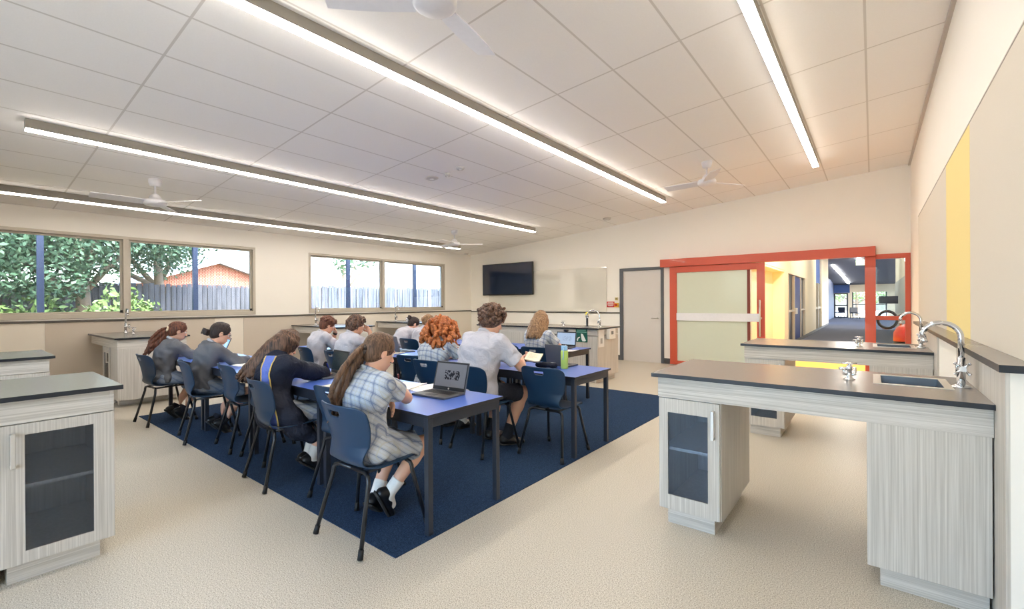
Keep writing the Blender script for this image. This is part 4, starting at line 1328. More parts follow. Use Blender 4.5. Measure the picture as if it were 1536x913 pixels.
def person(c):
    s = c.get('s', 1.0); vox = c.get('vox', .006)
    root = thing('person', c['label'], 'person', c['loc'] + (0.0,), R(c.get('rz', 0)))
    X = V3(1, 0, 0)
    # --- spine
    tw = R(c.get('twist', 0)); side = R(c.get('side', 0))
    def d(deg):
        a = R(deg); return V3(math.sin(side) * math.cos(a), math.sin(a), math.cos(a) * math.cos(side))
    L1, L2, L3 = c.get('lean', (8, 18, 28))
    p0 = V3(0, c.get('py', -.04), .446 + .09 * s)
    p1 = p0 + d(L1) * .155 * s; p2 = p1 + d(L2) * .165 * s; p3 = p2 + d(L3) * .135 * s
    lat = V3(math.cos(tw), math.sin(tw), 0)
    fw = c.get('build', 1.0)
    hd_p, hd_y, hd_r = c.get('head', (25, 0, 0))
    up = d(L3 + 4)
    p4 = p3 + unit(up) * .055 * s
    # head frame
    E = Euler((R(-hd_p), R(hd_r), R(hd_y)), 'ZXY') if False else None
    Hm = np.array(Matrix.Rotation(R(hd_y), 3, 'Z') @ Matrix.Rotation(R(hd_r), 3, 'Y') @ Matrix.Rotation(R(-hd_p), 3, 'X'))
    hs = s * c.get('hs', 1.0)
    hc = p4 + Hm @ V3(0, .022, .088) * hs
    def hp(x, y, z): return hc + Hm @ V3(x, y, z) * hs
    def hr(r): return [q * hs for q in r]
    sh = {}
    shw = .150 * s * c.get('shw', 1.0)
    for sd in (1, -1):
        sh[sd] = p2 + d(L3) * .085 * s + lat * shw * sd + V3(0, .01, 0)
    l1, l2 = .265 * s, .225 * s
    arms = {}
    for sd, key in ((1, 'rh'), (-1, 'lh')):
        a = c[key]
        el, wr = ik(sh[sd], a['w'], l1, l2, a.get('hint', (sd * .6, -.3, -1)))
        arms[sd] = (el, wr, a)
    legs = {}
    for sd, key in ((1, 'rl'), (-1, 'll')):
        a = c.get(key, {})
        hip = p0 + V3(sd * .082 * s, .02, -.012)
        ank = V3(a.get('a', (sd * .11, .20, .085)))
        kn, ank = ik(hip, ank, .40 * s, .385 * s, a.get('hint', (sd * .12, .6, .9)))
        if kn[2] > .54: kn[2] = .54
        legs[sd] = (hip, kn, ank, a)
    # --- body: one continuous surface
    F = Field(vox)
    F.cap(p0 + V3(0, -.01, 0), p0 + V3(0, .02, .01), .150 * s * fw, .140 * s * fw, .03, lat=lat, da=.100 * s, db=.10 * s)
    F.cap(p0, p1, .140 * s * fw, .118 * s * fw, .05, lat=lat, da=.098 * s, db=.085 * s * fw)
    F.cap(p1, p2, .118 * s * fw, .140 * s * fw, .05, lat=lat, da=.085 * s * fw, db=.098 * s * fw)
    F.cap(p2, p2 + d(L3) * .07 * s, .140 * s * fw, .115 * s * fw, .05, lat=lat, da=.095 * s * fw, db=.075 * s)
    F.cap(p3 - d(L3) * .02, hp(0, -.015, -.07), .050 * s, .047 * s, .03)
    for sd in (1, -1):
        F.cap(p3 - d(L3) * .035 * s, sh[sd], .048 * s, .047 * s, .05)
        el, wr, a = arms[sd]
        F.cap(sh[sd], el, .047 * s, .037 * s, .02)
        F.cap(el, el + (wr - el) * .3, .037 * s, .038 * s, .012); F.cap(el + (wr - el) * .3, wr, .038 * s, .025 * s, .012)
        hand(F, wr, a.get('f', wr - el), a.get('n', (0, 0, -1)), s * .98, a.get('curl', .45), sd)
        hip, kn, ank, la = legs[sd]
        F.cap(hip, kn, .076 * s, .053 * s, .03)
        m = kn + (ank - kn) * .32 - unit(np.cross(unit(ank - kn), X)) * -.008
        F.cap(kn, m, .052 * s, .051 * s, .02); F.cap(m, ank, .051 * s, .033 * s, .02)
        fd = unit(la.get('f', (sd * .15, .95, -.1)))
        u_ = unit(kn - ank); nr_ = unit(u_ - fd * np.dot(u_, fd))
        F.cap(ank - nr_ * .025, ank - nr_ * .044 + fd * .115 * s, .030 * s, .022 * s, .02)
    # head
    F.ell(hp(0, -.012, .033), hr((.073, .093, .083)), Hm, .02)
    F.ell(hp(0, .022, -.028), hr((.060, .066, .082)), Hm, .03)
    F.ell(hp(0, .052, -.086), hr((.032, .030, .024)), Hm, .025)
    F.ell(hp(0, .035, -.068), hr((.048, .045, .03)), Hm, .02)
    for sd in (1, -1):
        F.ell(hp(sd * .032, .083, .004), hr((.017, .014, .012)), Hm, .008, 's')
    F.ell(hp(0, .080, .026), hr((.052, .012, .010)), Hm, .015)
    F.cap(hp(0, .083, .008), hp(0, .107, -.030), .007 * hs, .0115 * hs, .010)
    for sd in (1, -1): F.ell(hp(sd * .011, .098, -.034), hr((.008, .010, .007)), Hm, .006)
    F.ell(hp(0, .086, -.056), hr((.024, .011, .0065)), Hm, .006); F.ell(hp(0, .084, -.067), hr((.021, .011, .007)), Hm, .006)
    for sd in (1, -1):
        F.ell(hp(sd * .073, -.004, -.008), hr((.011, .019, .031)), Hm, .008)
        F.ell(hp(sd * .084, .002, -.004), hr((.006, .010, .018)), Hm, .006, 's')
    F.eval().seat_cut(.452, .16)
    vs, qs = F.mesh()
    hl = ((vs[qs].mean(1) - hc) @ Hm) / hs
    mi = np.zeros(len(qs), int)
    mi[(np.abs(hl[:, 0]) < .023) & (hl[:, 1] > .078) & (hl[:, 2] > -.075) & (hl[:, 2] < -.050)] = 1
    mi[(np.abs(hl[:, 0]) < .047) & (np.abs(hl[:, 0]) > .013) & (hl[:, 1] > .06) & (hl[:, 2] > .022) & (hl[:, 2] < .031)] = 2
    to_object('body', vs, qs, [c.get('skin', SKIN), LIP, BROW], root, mi)
    for sd in (1, -1):
        m = MB(); ce = hp(sd * .0315, .0745, .004)
        def ball(cc, r, mat):
            pr = [(r * math.sin(math.pi * i / 8), -r * math.cos(math.pi * i / 8)) for i in range(9)]
            pr[0] = (.0001, -r); pr[-1] = (.0001, r)
            m.lathe(pr, tuple(cc), 12, mat)
        ball(ce, .0125 * hs, 0); ball(ce + Hm @ V3(0, .0075, -.001) * hs, .0062 * hs, 1)
        m.build('eye', [EYEW, IRIS], root)
    # --- clothes
    def torso(G, g, hem, coll=True, loose=1.0):
        G.cap(p0 + V3(0, -.01, 0), p0 + V3(0, .02, .0), (.150 * s * fw + g) * loose, (.145 * s * fw + g) * loose, .03, lat=lat, da=.105 * s + g, db=.105 * s + g, cuts=hem)
        G.cap(p0, p1, (.148 * s * fw + g) * loose, (.130 * s * fw + g) * loose, .05, lat=lat, da=.104 * s + g, db=.098 * s * fw + g, cuts=hem)
        G.cap(p1, p2, (.130 * s * fw + g) * loose, .150 * s * fw + g, .05, lat=lat, da=.098 * s * fw + g, db=.104 * s * fw + g)
        G.cap(p2, p2 + d(L3) * .065 * s, .150 * s * fw + g, .122 * s * fw + g, .05, lat=lat, da=.102 * s * fw + g, db=.078 * s + g)
        for sd in (1, -1):
            G.cap(p3 - d(L3) * .035 * s, sh[sd], .050 * s + g * .8, .052 * s + g, .05)
        if coll:
            ct = p3 + d(L3) * .018 * s
            for i in range(12):
                a0, a1 = 2 * math.pi * i / 12, 2 * math.pi * (i + 1) / 12
                q = [ct + lat * math.cos(a) * .055 * s + V3(0, math.cos(R(L3)), -math.sin(R(L3))) * math.sin(a) * .055 * s + d(L3) * (-.018 * math.sin(a) * s) for a in (a0, a1)]
                G.cap(q[0], q[1], .013 * s, .013 * s, .008)

    def sleeves(G, g, frac, cuff=False):
        for sd in (1, -1):
            el, wr, a = arms[sd]
            if frac <= 1:
                e = sh[sd] + (el - sh[sd]) * frac; ax = unit(el - sh[sd])
                G.cap(sh[sd], e, .052 * s + g, .054 * s + g * 1.4, .03, cuts=[(e, ax)])
            else:
                e = el + (wr - el) * (frac - 1); ax = unit(wr - el)
                G.cap(sh[sd], el, .052 * s + g, .045 * s + g, .03); G.cap(el, e, .046 * s + g, .034 * s + g, .02, cuts=[(e, ax)])
                if cuff: G.cap(e - ax * .03, e, .033 * s + g * 1.2, .032 * s + g * 1.2, .008, cuts=[(e + ax * .002, ax)])

    def skirt(G, g, frac, flare=.0):
        G.cap(p0 + V3(0, -.015, -.01), p0 + V3(0, .05, .0), .146 * s + g, .156 * s + g, .04, lat=X, da=.09 * s + g, db=.09 * s + g)
        for sd in (1, -1):
            hip, kn, ank, la = legs[sd]
            e = hip + (kn - hip) * frac; ax = unit(kn - hip)
            G.cap(hip, e + ax * .02, .082 * s + g, .068 * s + g + flare, .07, cuts=[(e, ax)])
        k0, k1 = legs[1], legs[-1]
        mid0 = (k0[0] + k1[0]) / 2; mid1 = mid0 + ((k0[1] + k1[1]) / 2 - mid0) * frac
        ax = unit(mid1 - mid0)
        half = np.linalg.norm(k0[1] - k1[1]) / 2
        G.cap(mid0, mid1 + ax * .02, .10 * s + g, half * .8 + .03, .05, lat=X, da=.07 * s + g, db=.062 * s + g, cuts=[(mid1, ax)])
        for sd in (1, -1):      # cloth that falls beside the seat
            hip, kn, ank, la = legs[sd]
            a_ = hip + V3(sd * .035 * s, .10, -.02); b_ = hip + (kn - hip) * frac * .86 + V3(sd * .04 * s, 0, -.03)
            G.cap(a_, b_, .030 + g, .026 + g, .06)

    sty = c['style']
    if sty == 'dress':
        G = Field(vox); torso(G, .012, []); sleeves(G, .012, .60); skirt(G, .012, c.get('hem', .82), .012)
        G.eval().wrinkle(.0036, 58, c.get('seed', 1)).seat_cut(); v_, q_ = G.mesh(); to_object('dress', v_, q_, PLAID, root)
    elif sty in ('shirt', 'shirt_skirt'):
        G = Field(vox); torso(G, c.get('loose', .016), [(p0 + V3(0, 0, -.05), (0, 0, -1))]); sleeves(G, .016, .78)
        G.eval().wrinkle(.0050, 48, c.get('seed', 1)).seat_cut(.47); v_, q_ = G.mesh(); to_object('shirt', v_, q_, SHIRT, root)
    elif sty == 'sweater':
        G = Field(vox); torso(G, .020, [(p0 + V3(0, 0, -.03), (0, 0, -1))], False); sleeves(G, .016, 1.9, True)
        G.eval().wrinkle(.0060, 48, c.get('seed', 1)).seat_cut(.46); v_, q_ = G.mesh(); to_object('jumper', v_, q_, SWEAT, root)
        G = Field(vox)
        ct = p3 + d(L3) * .02 * s
        for i in range(14):
            a0, a1 = 2 * math.pi * i / 14, 2 * math.pi * (i + 1) / 14
            q = [ct + lat * math.cos(a) * .056 * s + V3(0, math.cos(R(L3)), -math.sin(R(L3))) * math.sin(a) * .056 * s + d(L3) * (-.02 * math.sin(a)) for a in (a0, a1)]
            G.cap(q[0], q[1], .015 * s, .015 * s, .008)
        v_, q_ = G.eval().mesh(); to_object('collar', v_, q_, SHIRT, root)
    elif sty == 'jacket':
        def shell(G, inc):
            torso(G, .028, [], False)
            if inc: sleeves(G, .030, 1.92, True)
            G.cap(p3 - d(L3) * .005, p3 + d(L3) * .03 * s, .064 * s, .066 * s, .03)
            # long loose skirts of the jacket hang past the seat, mostly at the right hand side
            for (a_, b_, ra, rb) in (((.10, -.06, .58), (.20, .06, .40), .10, .09), ((.20, .02, .48), (.25, .14, .33), .075, .05)):
                G.cap(a_, b_, ra, rb, .05)
            return G.eval()
        G = shell(Field(vox), True).wrinkle(.0045, 38, 4)
        v_, q_ = G.mesh(); to_object('jacket', v_, q_, NAVY, root)
        # blue panel wrapping down from the shoulder, gold piping on its edges, set by angle round the trunk
        G = shell(Field(vox), False).wrinkle(.0045, 38, 4); base = G.D.copy()
        Xg, Yg, Zg = G.coords()
        zs = [.35, p0[2], p1[2], p2[2], p3[2]]
        ax_ = np.interp(Zg, zs, [.06, p0[0] + .02, p1[0], p2[0], p3[0]]); ay_ = np.interp(Zg, zs, [p0[1], p0[1], p1[1], p2[1], p3[1]])
        th = np.degrees(np.arctan2(Xg - ax_, -(Yg - ay_)))
        mid = np.interp(Zg, [.40, .60, .80, 1.0], [60, 56, 48, 34]); hw = np.interp(Zg, [.40, .85, .93, 1.0], [12, 12, 18, 30])
        rad = np.sqrt((Xg - ax_) ** 2 + (Yg - ay_) ** 2)
        ang = (np.abs(th - mid) - hw) * (math.pi / 180) * rad
        shellm = np.maximum(base - .005, -(base + .012))
        zl = np.maximum(.36 - Zg, Zg - (p3[2] + .03))
        G.D = np.maximum(np.maximum(shellm, ang), zl).astype(np.float32)
        v_, q_ = G.mesh(); to_object('back_panel', v_, q_, ROYAL, root)
        G.D = np.maximum(np.maximum(np.maximum(base - .009, -(base + .012)), np.abs(ang) - .0055), zl).astype(np.float32)
        v_, q_ = G.mesh(); to_object('piping', v_, q_, GOLD, root)
    if sty in ('sweater', 'jacket', 'shirt_skirt'):
        G = Field(vox); skirt(G, .012, c.get('hem', .80), .012); G.eval().wrinkle(.003, 50, 3).seat_cut(); v_, q_ = G.mesh()
        to_object('skirt', v_, q_, PLAID_D if sty == 'sweater' else PLAID, root)
    if sty == 'shirt':
        G = Field(vox)
        G.cap(p0 + V3(0, -.015, -.015), p0 + V3(0, .03, .0), .150 * s * fw, .150 * s * fw, .04, lat=X, da=.102 * s, db=.10 * s)
        for sd in (1, -1):
            hip, kn, ank, la = legs[sd]; e = hip + (kn - hip) * .86; ax = unit(kn - hip)
            G.cap(hip, e + ax * .02, .086 * s, .076 * s, .03, cuts=[(e, ax)])
        v_, q_ = G.eval().wrinkle(.002, 50, 5).seat_cut().mesh(); to_object('shorts', v_, q_, SHORT, root)
    # socks and shoes
    for sd in (1, -1):
        hip, kn, ank, la = legs[sd]
        fd = unit(la.get('f', (sd * .15, .95, -.1))); u = unit(kn - ank)
        G = Field(.005)
        top = ank + u * c.get('sock', .10)
        G.cap(ank - u * .02, top, .040 * s, .040 * s + c.get('sock', .1) * .06, .01, cuts=[(top, u)]); G.cap(ank - u * .02, ank + fd * .08 - u * .03, .040 * s, .034 * s, .02)
        v_, q_ = G.eval().mesh(); to_object('sock', v_, q_, SOCKW if c.get('sockw', True) else SOCKD, root)
        # sole normal
        nrm = unit(u - fd * np.dot(u, fd)); latf = np.cross(fd, nrm)
        G = Field(.005)
        h0 = ank - nrm * .045 - fd * .035; h1 = ank - nrm * .052 + fd * .145 * s
        G.cap(h0, h1, .040 * s, .043 * s, .02, lat=latf, da=.034, db=.028); G.cap(ank - nrm * .02 - fd * .01, ank - nrm * .03 + fd * .05, .043 * s, .038 * s, .02)
        v_, q_ = G.eval().mesh(); shoe = to_object('shoe', v_, q_, SHOE, root)
        G = Field(.005)
        G.cap(h0 - nrm * .018 - fd * .004, h1 - nrm * .018 + fd * .004, .044 * s, .047 * s, .01, lat=latf, da=.034, db=.034, cuts=[(h0 - nrm * .038, -nrm), (h0 - nrm * .022, nrm)])
        v_, q_ = G.eval().mesh(); to_object('sole', v_, q_, SOLE, shoe)
    # bands and watches
    for key in c.get('bands', ()):
        sd, fr = key; el, wr, a = arms[sd]; ax = unit(wr - el); q = el + (wr - el) * fr
        rr = (.0385 + (.026 - .0385) * max(0, (fr - .3) / .7)) * s
        MB().tube([q - ax * .012, q + ax * .012], rr + .004, 20).build('wristband', BAND, root)
    if c.get('glasses'):
        m = MB()
        for sd in (1, -1):
            m.tube([tuple(hp(sd * .033 + .024 * math.cos(R(a)), .098, .002 + .019 * math.sin(R(a)))) for a in range(0, 361, 30)], .0018 * hs, 6)
            m.tube([tuple(hp(sd * .057, .098, .006)), tuple(hp(sd * .078, .04, .006)), tuple(hp(sd * .080, -.01, .002))], .0018 * hs, 6)
        m.tube([tuple(hp(-.009, .098, .004)), tuple(hp(.009, .098, .004))], .0018 * hs, 6)
        m.build('glasses', M['black'], root)
    # --- hair
    G = Field(c.get('hvox', .005)); st = c['hair']; rg = np.random.default_rng(c.get('seed', 1))
    fit = .010
    face = lambda lo_=-.03: G.ell(hp(0, .118, -.052 + lo_ * 0), hr((.080, .085, .112)), Hm, .012, 's')
    G.ell(hp(0, -.014, .035), hr((.074 + fit, .094 + fit, .084 + fit)), Hm, .02)
    if st in ('ponytail', 'bun', 'updo'):
        G.ell(hp(0, -.045, -.012), hr((.070, .060, .075)), Hm, .03); face()
        for sd in (1, -1): G.ell(hp(sd * .088, .002, -.012), hr((.024, .026, .036)), Hm, .006, 's')
        # combed strands over the cap
        for i in range(26):
            a = R(-100 + 200 * i / 25)
            pts = []
            g = V3(0, -.112, -.012) if st == 'ponytail' else V3(0, -.105, .03)
            s0 = V3(math.sin(a) * .066, .060 - .04 * abs(math.sin(a)), .045 + .078 * math.cos(a) if abs(a) < 1.4 else .045 + .05 * math.cos(a))
            for t in np.linspace(0, 1, 7):
                q = s0 * (1 - t) + g * t
                r_ = math.sqrt((q[0] / .086) ** 2 + ((q[1] + .014) / .106) ** 2 + ((q[2] - .035) / .096) ** 2) + 1e-6
                w_ = max(0, 1 - t) ** .3
                q2 = V3(q[0] / r_, (q[1] + .014) / r_ - .014, (q[2] - .035) / r_ + .035)
                pts.append(hp(*(q2 * w_ + q * (1 - w_))))
            G.chain(pts, [.007 * hs] * 7, .005)
        if st == 'ponytail':
            base = hp(0, -.118, -.012); end = V3(c['tail'])
            G.cap(hp(0, -.108, -.01), base, .02, .022, .01)
            n = c.get('tailn', 9)
            for i in range(n):
                off = rg.normal(size=3) * .016; ph = rg.uniform(0, 6)
                pts = []
                for t in np.linspace(0, 1, 9):
                    q = base * (1 - t) + end * t
                    q = q + V3(0, -.055 * math.sin(math.pi * min(1, t * 1.2)) * c.get('tailbow', 1), 0) + off * math.sin(math.pi * min(.9, t + .12)) * 1.9 + V3(math.sin(t * 11 + ph), math.cos(t * 10 + ph), 0) * .016 * t
                    pts.append(q)
                G.chain(pts, list(np.interp(np.linspace(0, 1, 9), [0, .3, .75, 1], [.014, .017, .014, .004])), .006)
        elif st == 'bun':
            b0 = hp(*c.get('bun', (0, -.135, -.02)))
            G.ell(b0, hr((.036, .034, .036)), Hm, .008)
            for i in range(10):
                a = rg.uniform(0, 6.28); e_ = rg.uniform(-1, 1)
                pts = [b0 + Hm @ V3(math.cos(a + t) * .034 * math.sin(1.2 + e_), math.sin(a + t) * .034, math.sin(t * 2 + e_) * .030) * hs for t in np.linspace(0, 2.6, 6)]
                G.chain(pts, [.007] * 6, .004)
    elif st == 'long':
        face()
        G.ell(hp(0, -.04, -.03), hr((.080, .070, .09)), Hm, .03)
        ln = c.get('hlen', .30); n = 54; hx, hy = c.get('hdir', (0, 0))
        for i in range(n):
            a = R(-118 + 236 * i / (n - 1)); ph = rg.uniform(0, 6)
            lx, ly = math.sin(a), -math.cos(a)
            p_ = [hp(lx * .03, ly * .035 + .0, .125), hp(lx * .072, ly * .085 - .01, .075), hp(lx * .088, ly * .104 - .012, .02)]
            q = p_[-1]; L_ = ln * (1 - .12 * rg.random()) * (1 if abs(a) < 1.75 else .8)
            for t in np.linspace(.15, 1, 8):
                drop = q + V3(0, 0, -L_ * t) + V3(lx * .028 * math.sin(t * 2.2), ly * .02, 0) + V3(hx, hy, 0) * t
                drop = drop + V3(math.sin(t * 10 + ph), math.cos(t * 9 + ph), 0) * .006 * t
                # keep clear of the shoulders and back
                p_.append(drop)
            G.chain(p_, list(np.interp(np.linspace(0, 1, len(p_)), [0, .25, .75, 1], [.010, .015, .014, .005])), .010)
    elif st == 'curly_big':
        face()
        G.ell(hp(0, -.03, -.02), hr((.10, .10, .12)), Hm, .03)
        for i in range(190):
            a = R(rg.uniform(-128, 128)); t = rg.uniform(0, 1); z = .11 - .31 * t
            rad = (.085 + .095 * math.sin(min(1, t * 1.25) * math.pi * .62)) * rg.uniform(.9, 1.1)
            q = hp(math.sin(a) * rad * 1.12, -math.cos(a) * rad - .01, z)
            r_ = rg.uniform(.014, .026); dq = rg.normal(size=3) * .012
            G.chain([q, q + V3(dq[0], dq[1], -.03), q + V3(-dq[0], dq[1], -.055)], [r_, r_ * .9, r_ * .55], .006)
    elif st == 'curly_short':
        face()
        G.ell(hp(0, -.035, .01), hr((.092, .095, .10)), Hm, .03)
        for i in range(230):
            v_ = rg.normal(size=3); v_ /= np.linalg.norm(v_)
            if v_[1] > .75 or (v_[1] > .25 and v_[2] < .1) or v_[2] < -.62: continue
            q = hp(v_[0] * .102, v_[1] * .112 - .018, v_[2] * .105 + .03)
            r_ = rg.uniform(.012, .02)
            G.chain([q, q + V3(rg.normal(), rg.normal(), rg.normal()) * .014, q + V3(rg.normal(), rg.normal(), rg.normal()) * .016], [r_, r_ * .9, r_ * .7], .006)
    elif st in ('boy', 'boy_wavy'):
        face()
        G.ell(hp(0, -.045, -.01), hr((.078, .065, .085)), Hm, .03)
        ln = .055 if st == 'boy' else .11
        for i in range(90):
            a = R(rg.uniform(-180, 180)); e_ = rg.uniform(.15, 1.5)
            v_ = V3(math.sin(a) * math.cos(e_), -math.cos(a) * math.cos(e_), math.sin(e_))
            q = hp(v_[0] * .083, v_[1] * .104 - .014, v_[2] * .093 + .035)
            dn = hp(v_[0] * .098 + .01 * rg.normal(), v_[1] * .118 - .014 + .006 * rg.normal(), v_[2] * .093 + .035 - ln * rg.uniform(.6, 1.2))
            if v_[1] > .12: dn = q + Hm @ V3(v_[0] * .012, .004, -.035) * hs
            if v_[1] > .5: dn = hp(v_[0] * .084, .082, max(.058, v_[2] * .09 + .03))
            mid = (q + dn) / 2 + (Hm @ v_) * .010
            G.chain([q, mid, dn], [.012, .013, .006], .007)
    G.eval(); v_, q_ = G.mesh(); to_object('hair', v_, q_, HAIR[c['hc']], root)
    if c.get('scrunchie'):
        ce = hp(*c['scrunchie'])
        m = MB(); m.tube([tuple(ce + Hm @ V3(math.cos(R(a)) * .026, 0, math.sin(R(a)) * .026) * hs) for a in range(0, 361, 30)], .012, 8)
        m.build('scrunchie', plain('scrunchie_cloth', c.get('scr', (228, 214, 186)), .8), root)
    if c.get('pen'):
        el, wr, a = arms[c['pen']]; f = unit(a.get('f', wr - el))
        q = wr + f * .085 + V3(0, 0, .0)
        pn = thing('pen', c['penlab'], 'pen', (0, 0, 0))
        Mx = Matrix.Translation(root.location) @ Matrix.Rotation(root.rotation_euler.z, 4, 'Z')
        t0 = Mx @ Vector(q + f * .03 + V3(0, .01, -.028)); t1 = Mx @ Vector(q - f * .015 + V3(c['pen'] * .035, -.03, .095))
        pn.location = t0
        dv = t1 - t0
        MB().tube([(0, 0, 0), tuple(dv * .1)], [.001, .0045], 8).build('tip', M['steel'], pn)
        MB().tube([tuple(dv * .1), tuple(dv)], .0048, 8).build('barrel', plain('pen_' + str(c.get('seed', 1)), c.get('penc', (40, 60, 160)), .3), pn)
    return root


T = .735 + .03          # wrist height of a hand resting on a table
PEOPLE = [
    dict(label='girl in a plaid school dress with long low ponytail, leaning on the nearest table', loc=(-2.43, 1.655), s=.97, vox=.004, hvox=.004, style='dress', hair='ponytail', hc='brown', tail=(-.10, -.20, .70), tailn=10, lean=(-4, 4, 15), head=(20, -8, 0), seed=3,
         rh=dict(w=(-.11, .30, .815), hint=(.55, .6, -.7), f=(-.8, .55, .0), n=(0, 0, -1), curl=.7), lh=dict(w=(.0, .105, .825), hint=(-1, -.2, -.5), f=(.6, .2, -.75), n=(-.3, -1, 0), curl=.3),
         hem=.74, rl=dict(a=(-.05, .17, .165), f=(-.1, .5, -.85), hint=(.25, .6, .6)), ll=dict(a=(-.17, .15, .12), f=(-.3, .7, -.6)), sock=.10, scrunchie=(0, -.112, -.012), scr=(70, 58, 52), pen=1, penlab='dark pencil in the hand of the ponytailed girl', penc=(120, 60, 60)),
    dict(label='girl in a navy jacket with blue panel and loose long brown hair, writing', loc=(-3.79, 1.73), rz=-3, s=.96, vox=.005, style='jacket', hair='long', hc='mid', hlen=.36, hdir=(-.20, -.22), lean=(-1, 7, 20), side=-13, head=(34, 14, 0), seed=5,
         rh=dict(w=(-.12, .44, T), hint=(1, .2, -.6), f=(-.6, .8, -.1), n=(-.3, 0, -1), curl=.75), lh=dict(w=(-.34, .30, T), hint=(-1, 0, -.4), f=(.4, .9, 0), curl=.3),
         rl=dict(a=(.12, .20, .13), f=(.1, .8, -.6)), ll=dict(a=(.0, .22, .12), f=(.0, .8, -.6)), sock=.09, pen=1, penlab='blue pen in the hand of the jacketed girl'),
    dict(label='girl in a grey jumper with dark hair in a low bun and glasses', loc=(-5.66, 1.80), rz=-4, s=.97, vox=.006, style='sweater', hair='bun', hc='dark', bun=(0, -.14, -.03), lean=(2, 14, 24), head=(22, -6, 0), glasses=True, seed=6,
         rh=dict(w=(.0, .42, T), hint=(1, -.1, -.8), f=(-.3, 1, 0), curl=.4), lh=dict(w=(-.20, .38, T), hint=(-1, 0, -.8), f=(.3, 1, 0), curl=.4),
         rl=dict(a=(.12, .12, .13), f=(.1, .7, -.7)), ll=dict(a=(-.08, .10, .13), f=(0, .7, -.7)), sock=.05, sockw=False, hem=.9),
    dict(label='girl in a grey jumper with half tied long brown hair at the far left end', loc=(-6.67, 1.70), rz=2, s=.95, vox=.006, style='sweater', hair='ponytail', hc='chest', tail=(-.02, -.20, .82), tailn=14, tailbow=.25, lean=(5, 13, 20), head=(18, -8, 0), seed=7,
         rh=dict(w=(.03, .40, T), hint=(1, 0, -.6), f=(-.5, 1, 0), curl=.4), lh=dict(w=(-.18, .38, T), hint=(-1, 0, -.8), f=(.3, 1, 0), curl=.4),
         rl=dict(a=(.12, .12, .13), f=(.1, .7, -.7)), ll=dict(a=(-.08, .10, .13), f=(0, .7, -.7)), sock=.05, sockw=False, scrunchie=(0, -.115, -.0), hem=.9),
    dict(label='boy in a white shirt with straight chestnut hair, chin on hand, wearing a black watch', loc=(-6.13, 3.30), rz=-6, s=1.0, vox=.006, style='shirt', hair='boy', hc='chest', lean=(6, 14, 24), head=(26, -4, 0), seed=8, skin=SKIN2,
         rh=dict(w=(.0, .40, T), hint=(1, 0, -.9), f=(-.7, .7, 0), curl=.5), lh=dict(w=(-.06, .30, .985), hint=(-.2, .6, -1), f=(.3, -.35, .8), n=(0, -1, .2), curl=.7), bands=[(-1, .9), (1, .5)], sockw=False),
    dict(label='boy in a white shirt with wavy dark hair resting his mouth on his hand', loc=(-5.30, 3.22), rz=-4, s=1.03, vox=.006, style='shirt', hair='boy_wavy', hc='curl', lean=(8, 18, 26), head=(14, -10, 0), seed=9, skin=SKIN2,
         rh=dict(w=(.06, .33, 1.02), hint=(.4, .5, -1), f=(-.3, -.35, .8), n=(0, -1, .2), curl=.8), lh=dict(w=(-.2, .40, T), hint=(-1, 0, -.8), f=(.6, .8, 0), curl=.4), sockw=False),
    dict(label='student in a white shirt, dark hair in a bun, bending low over the back row', loc=(-6.64, 5.05), rz=-8, s=1.04, vox=.007, style='shirt', hair='bun', hc='dark', bun=(0, -.125, .055), lean=(24, 40, 46), head=(34, -6, 0), seed=10,
         rh=dict(w=(.05, .48, T), hint=(1, 0, -.6), f=(-.4, 1, 0), curl=.4), lh=dict(w=(-.2, .46, T), hint=(-1, 0, -.8), f=(.3, 1, 0), curl=.4), sockw=False),
    dict(label='light haired student in a white shirt mostly hidden behind the red curls', loc=(-5.98, 5.02), rz=4, s=1.0, vox=.007, style='shirt', hair='boy_wavy', hc='blond', lean=(10, 22, 32), head=(30, 0, 0), seed=11,
         rh=dict(w=(.05, .42, T), hint=(1, 0, -.6), f=(-.4, 1, 0), curl=.4), lh=dict(w=(-.2, .42, T), hint=(-1, 0, -.8), f=(.3, 1, 0), curl=.4), sockw=False),
    dict(label='student in a plaid school dress with big curly copper red hair', loc=(-3.69, 3.29), rz=0, s=1.04, build=1.12, shw=1.06, vox=.005, style='dress', hair='curly_big', hc='red', lean=(4, 14, 24), head=(20, -18, 0), seed=12,
         rh=dict(w=(.08, .42, T), hint=(1, 0, -.6), f=(-.5, 1, 0), curl=.4), lh=dict(w=(-.2, .40, T), hint=(-1, 0, -.8), f=(.3, 1, 0), curl=.4), rl=dict(a=(.1, .34, .085)), ll=dict(a=(-.1, .30, .085))),
    dict(label='broad curly haired boy in a white shirt and dark shorts holding a notebook', loc=(-2.985, 3.235), rz=-6, s=1.19, vox=.005, style='shirt', hair='curly_short', hc='curl', hs=.96, build=1.27, shw=1.14, lean=(6, 14, 22), head=(24, -10, 0), seed=13, skin=SKIN,
         rh=dict(w=(.17, .42, .83), hint=(1, -.3, -.7), f=(.0, 1, .05), n=(-.9, 0, .3), curl=.5), lh=dict(w=(-.15, .42, .80), hint=(-1, 0, -.8), f=(.3, 1, 0), curl=.4),
         rl=dict(a=(.13, .25, .085), f=(.25, .9, -.1)), ll=dict(a=(-.13, .28, .085)), sock=.12, sockw=False),
    dict(label='girl in plaid dress with long dark blond hair, at the laptop by the green sign', loc=(-3.52, 4.98), rz=0, s=1.04, vox=.006, style='dress', hair='long', hc='blond', hlen=.27, hdir=(0, -.12), lean=(2, 9, 15), head=(12, 6, 0), seed=14,
         rh=dict(w=(.15, .40, T), hint=(1, -.2, -.8), f=(-.4, 1, 0), curl=.4), lh=dict(w=(-.15, .40, T), hint=(-1, -.2, -.8), f=(.4, 1, 0), curl=.4)),
]
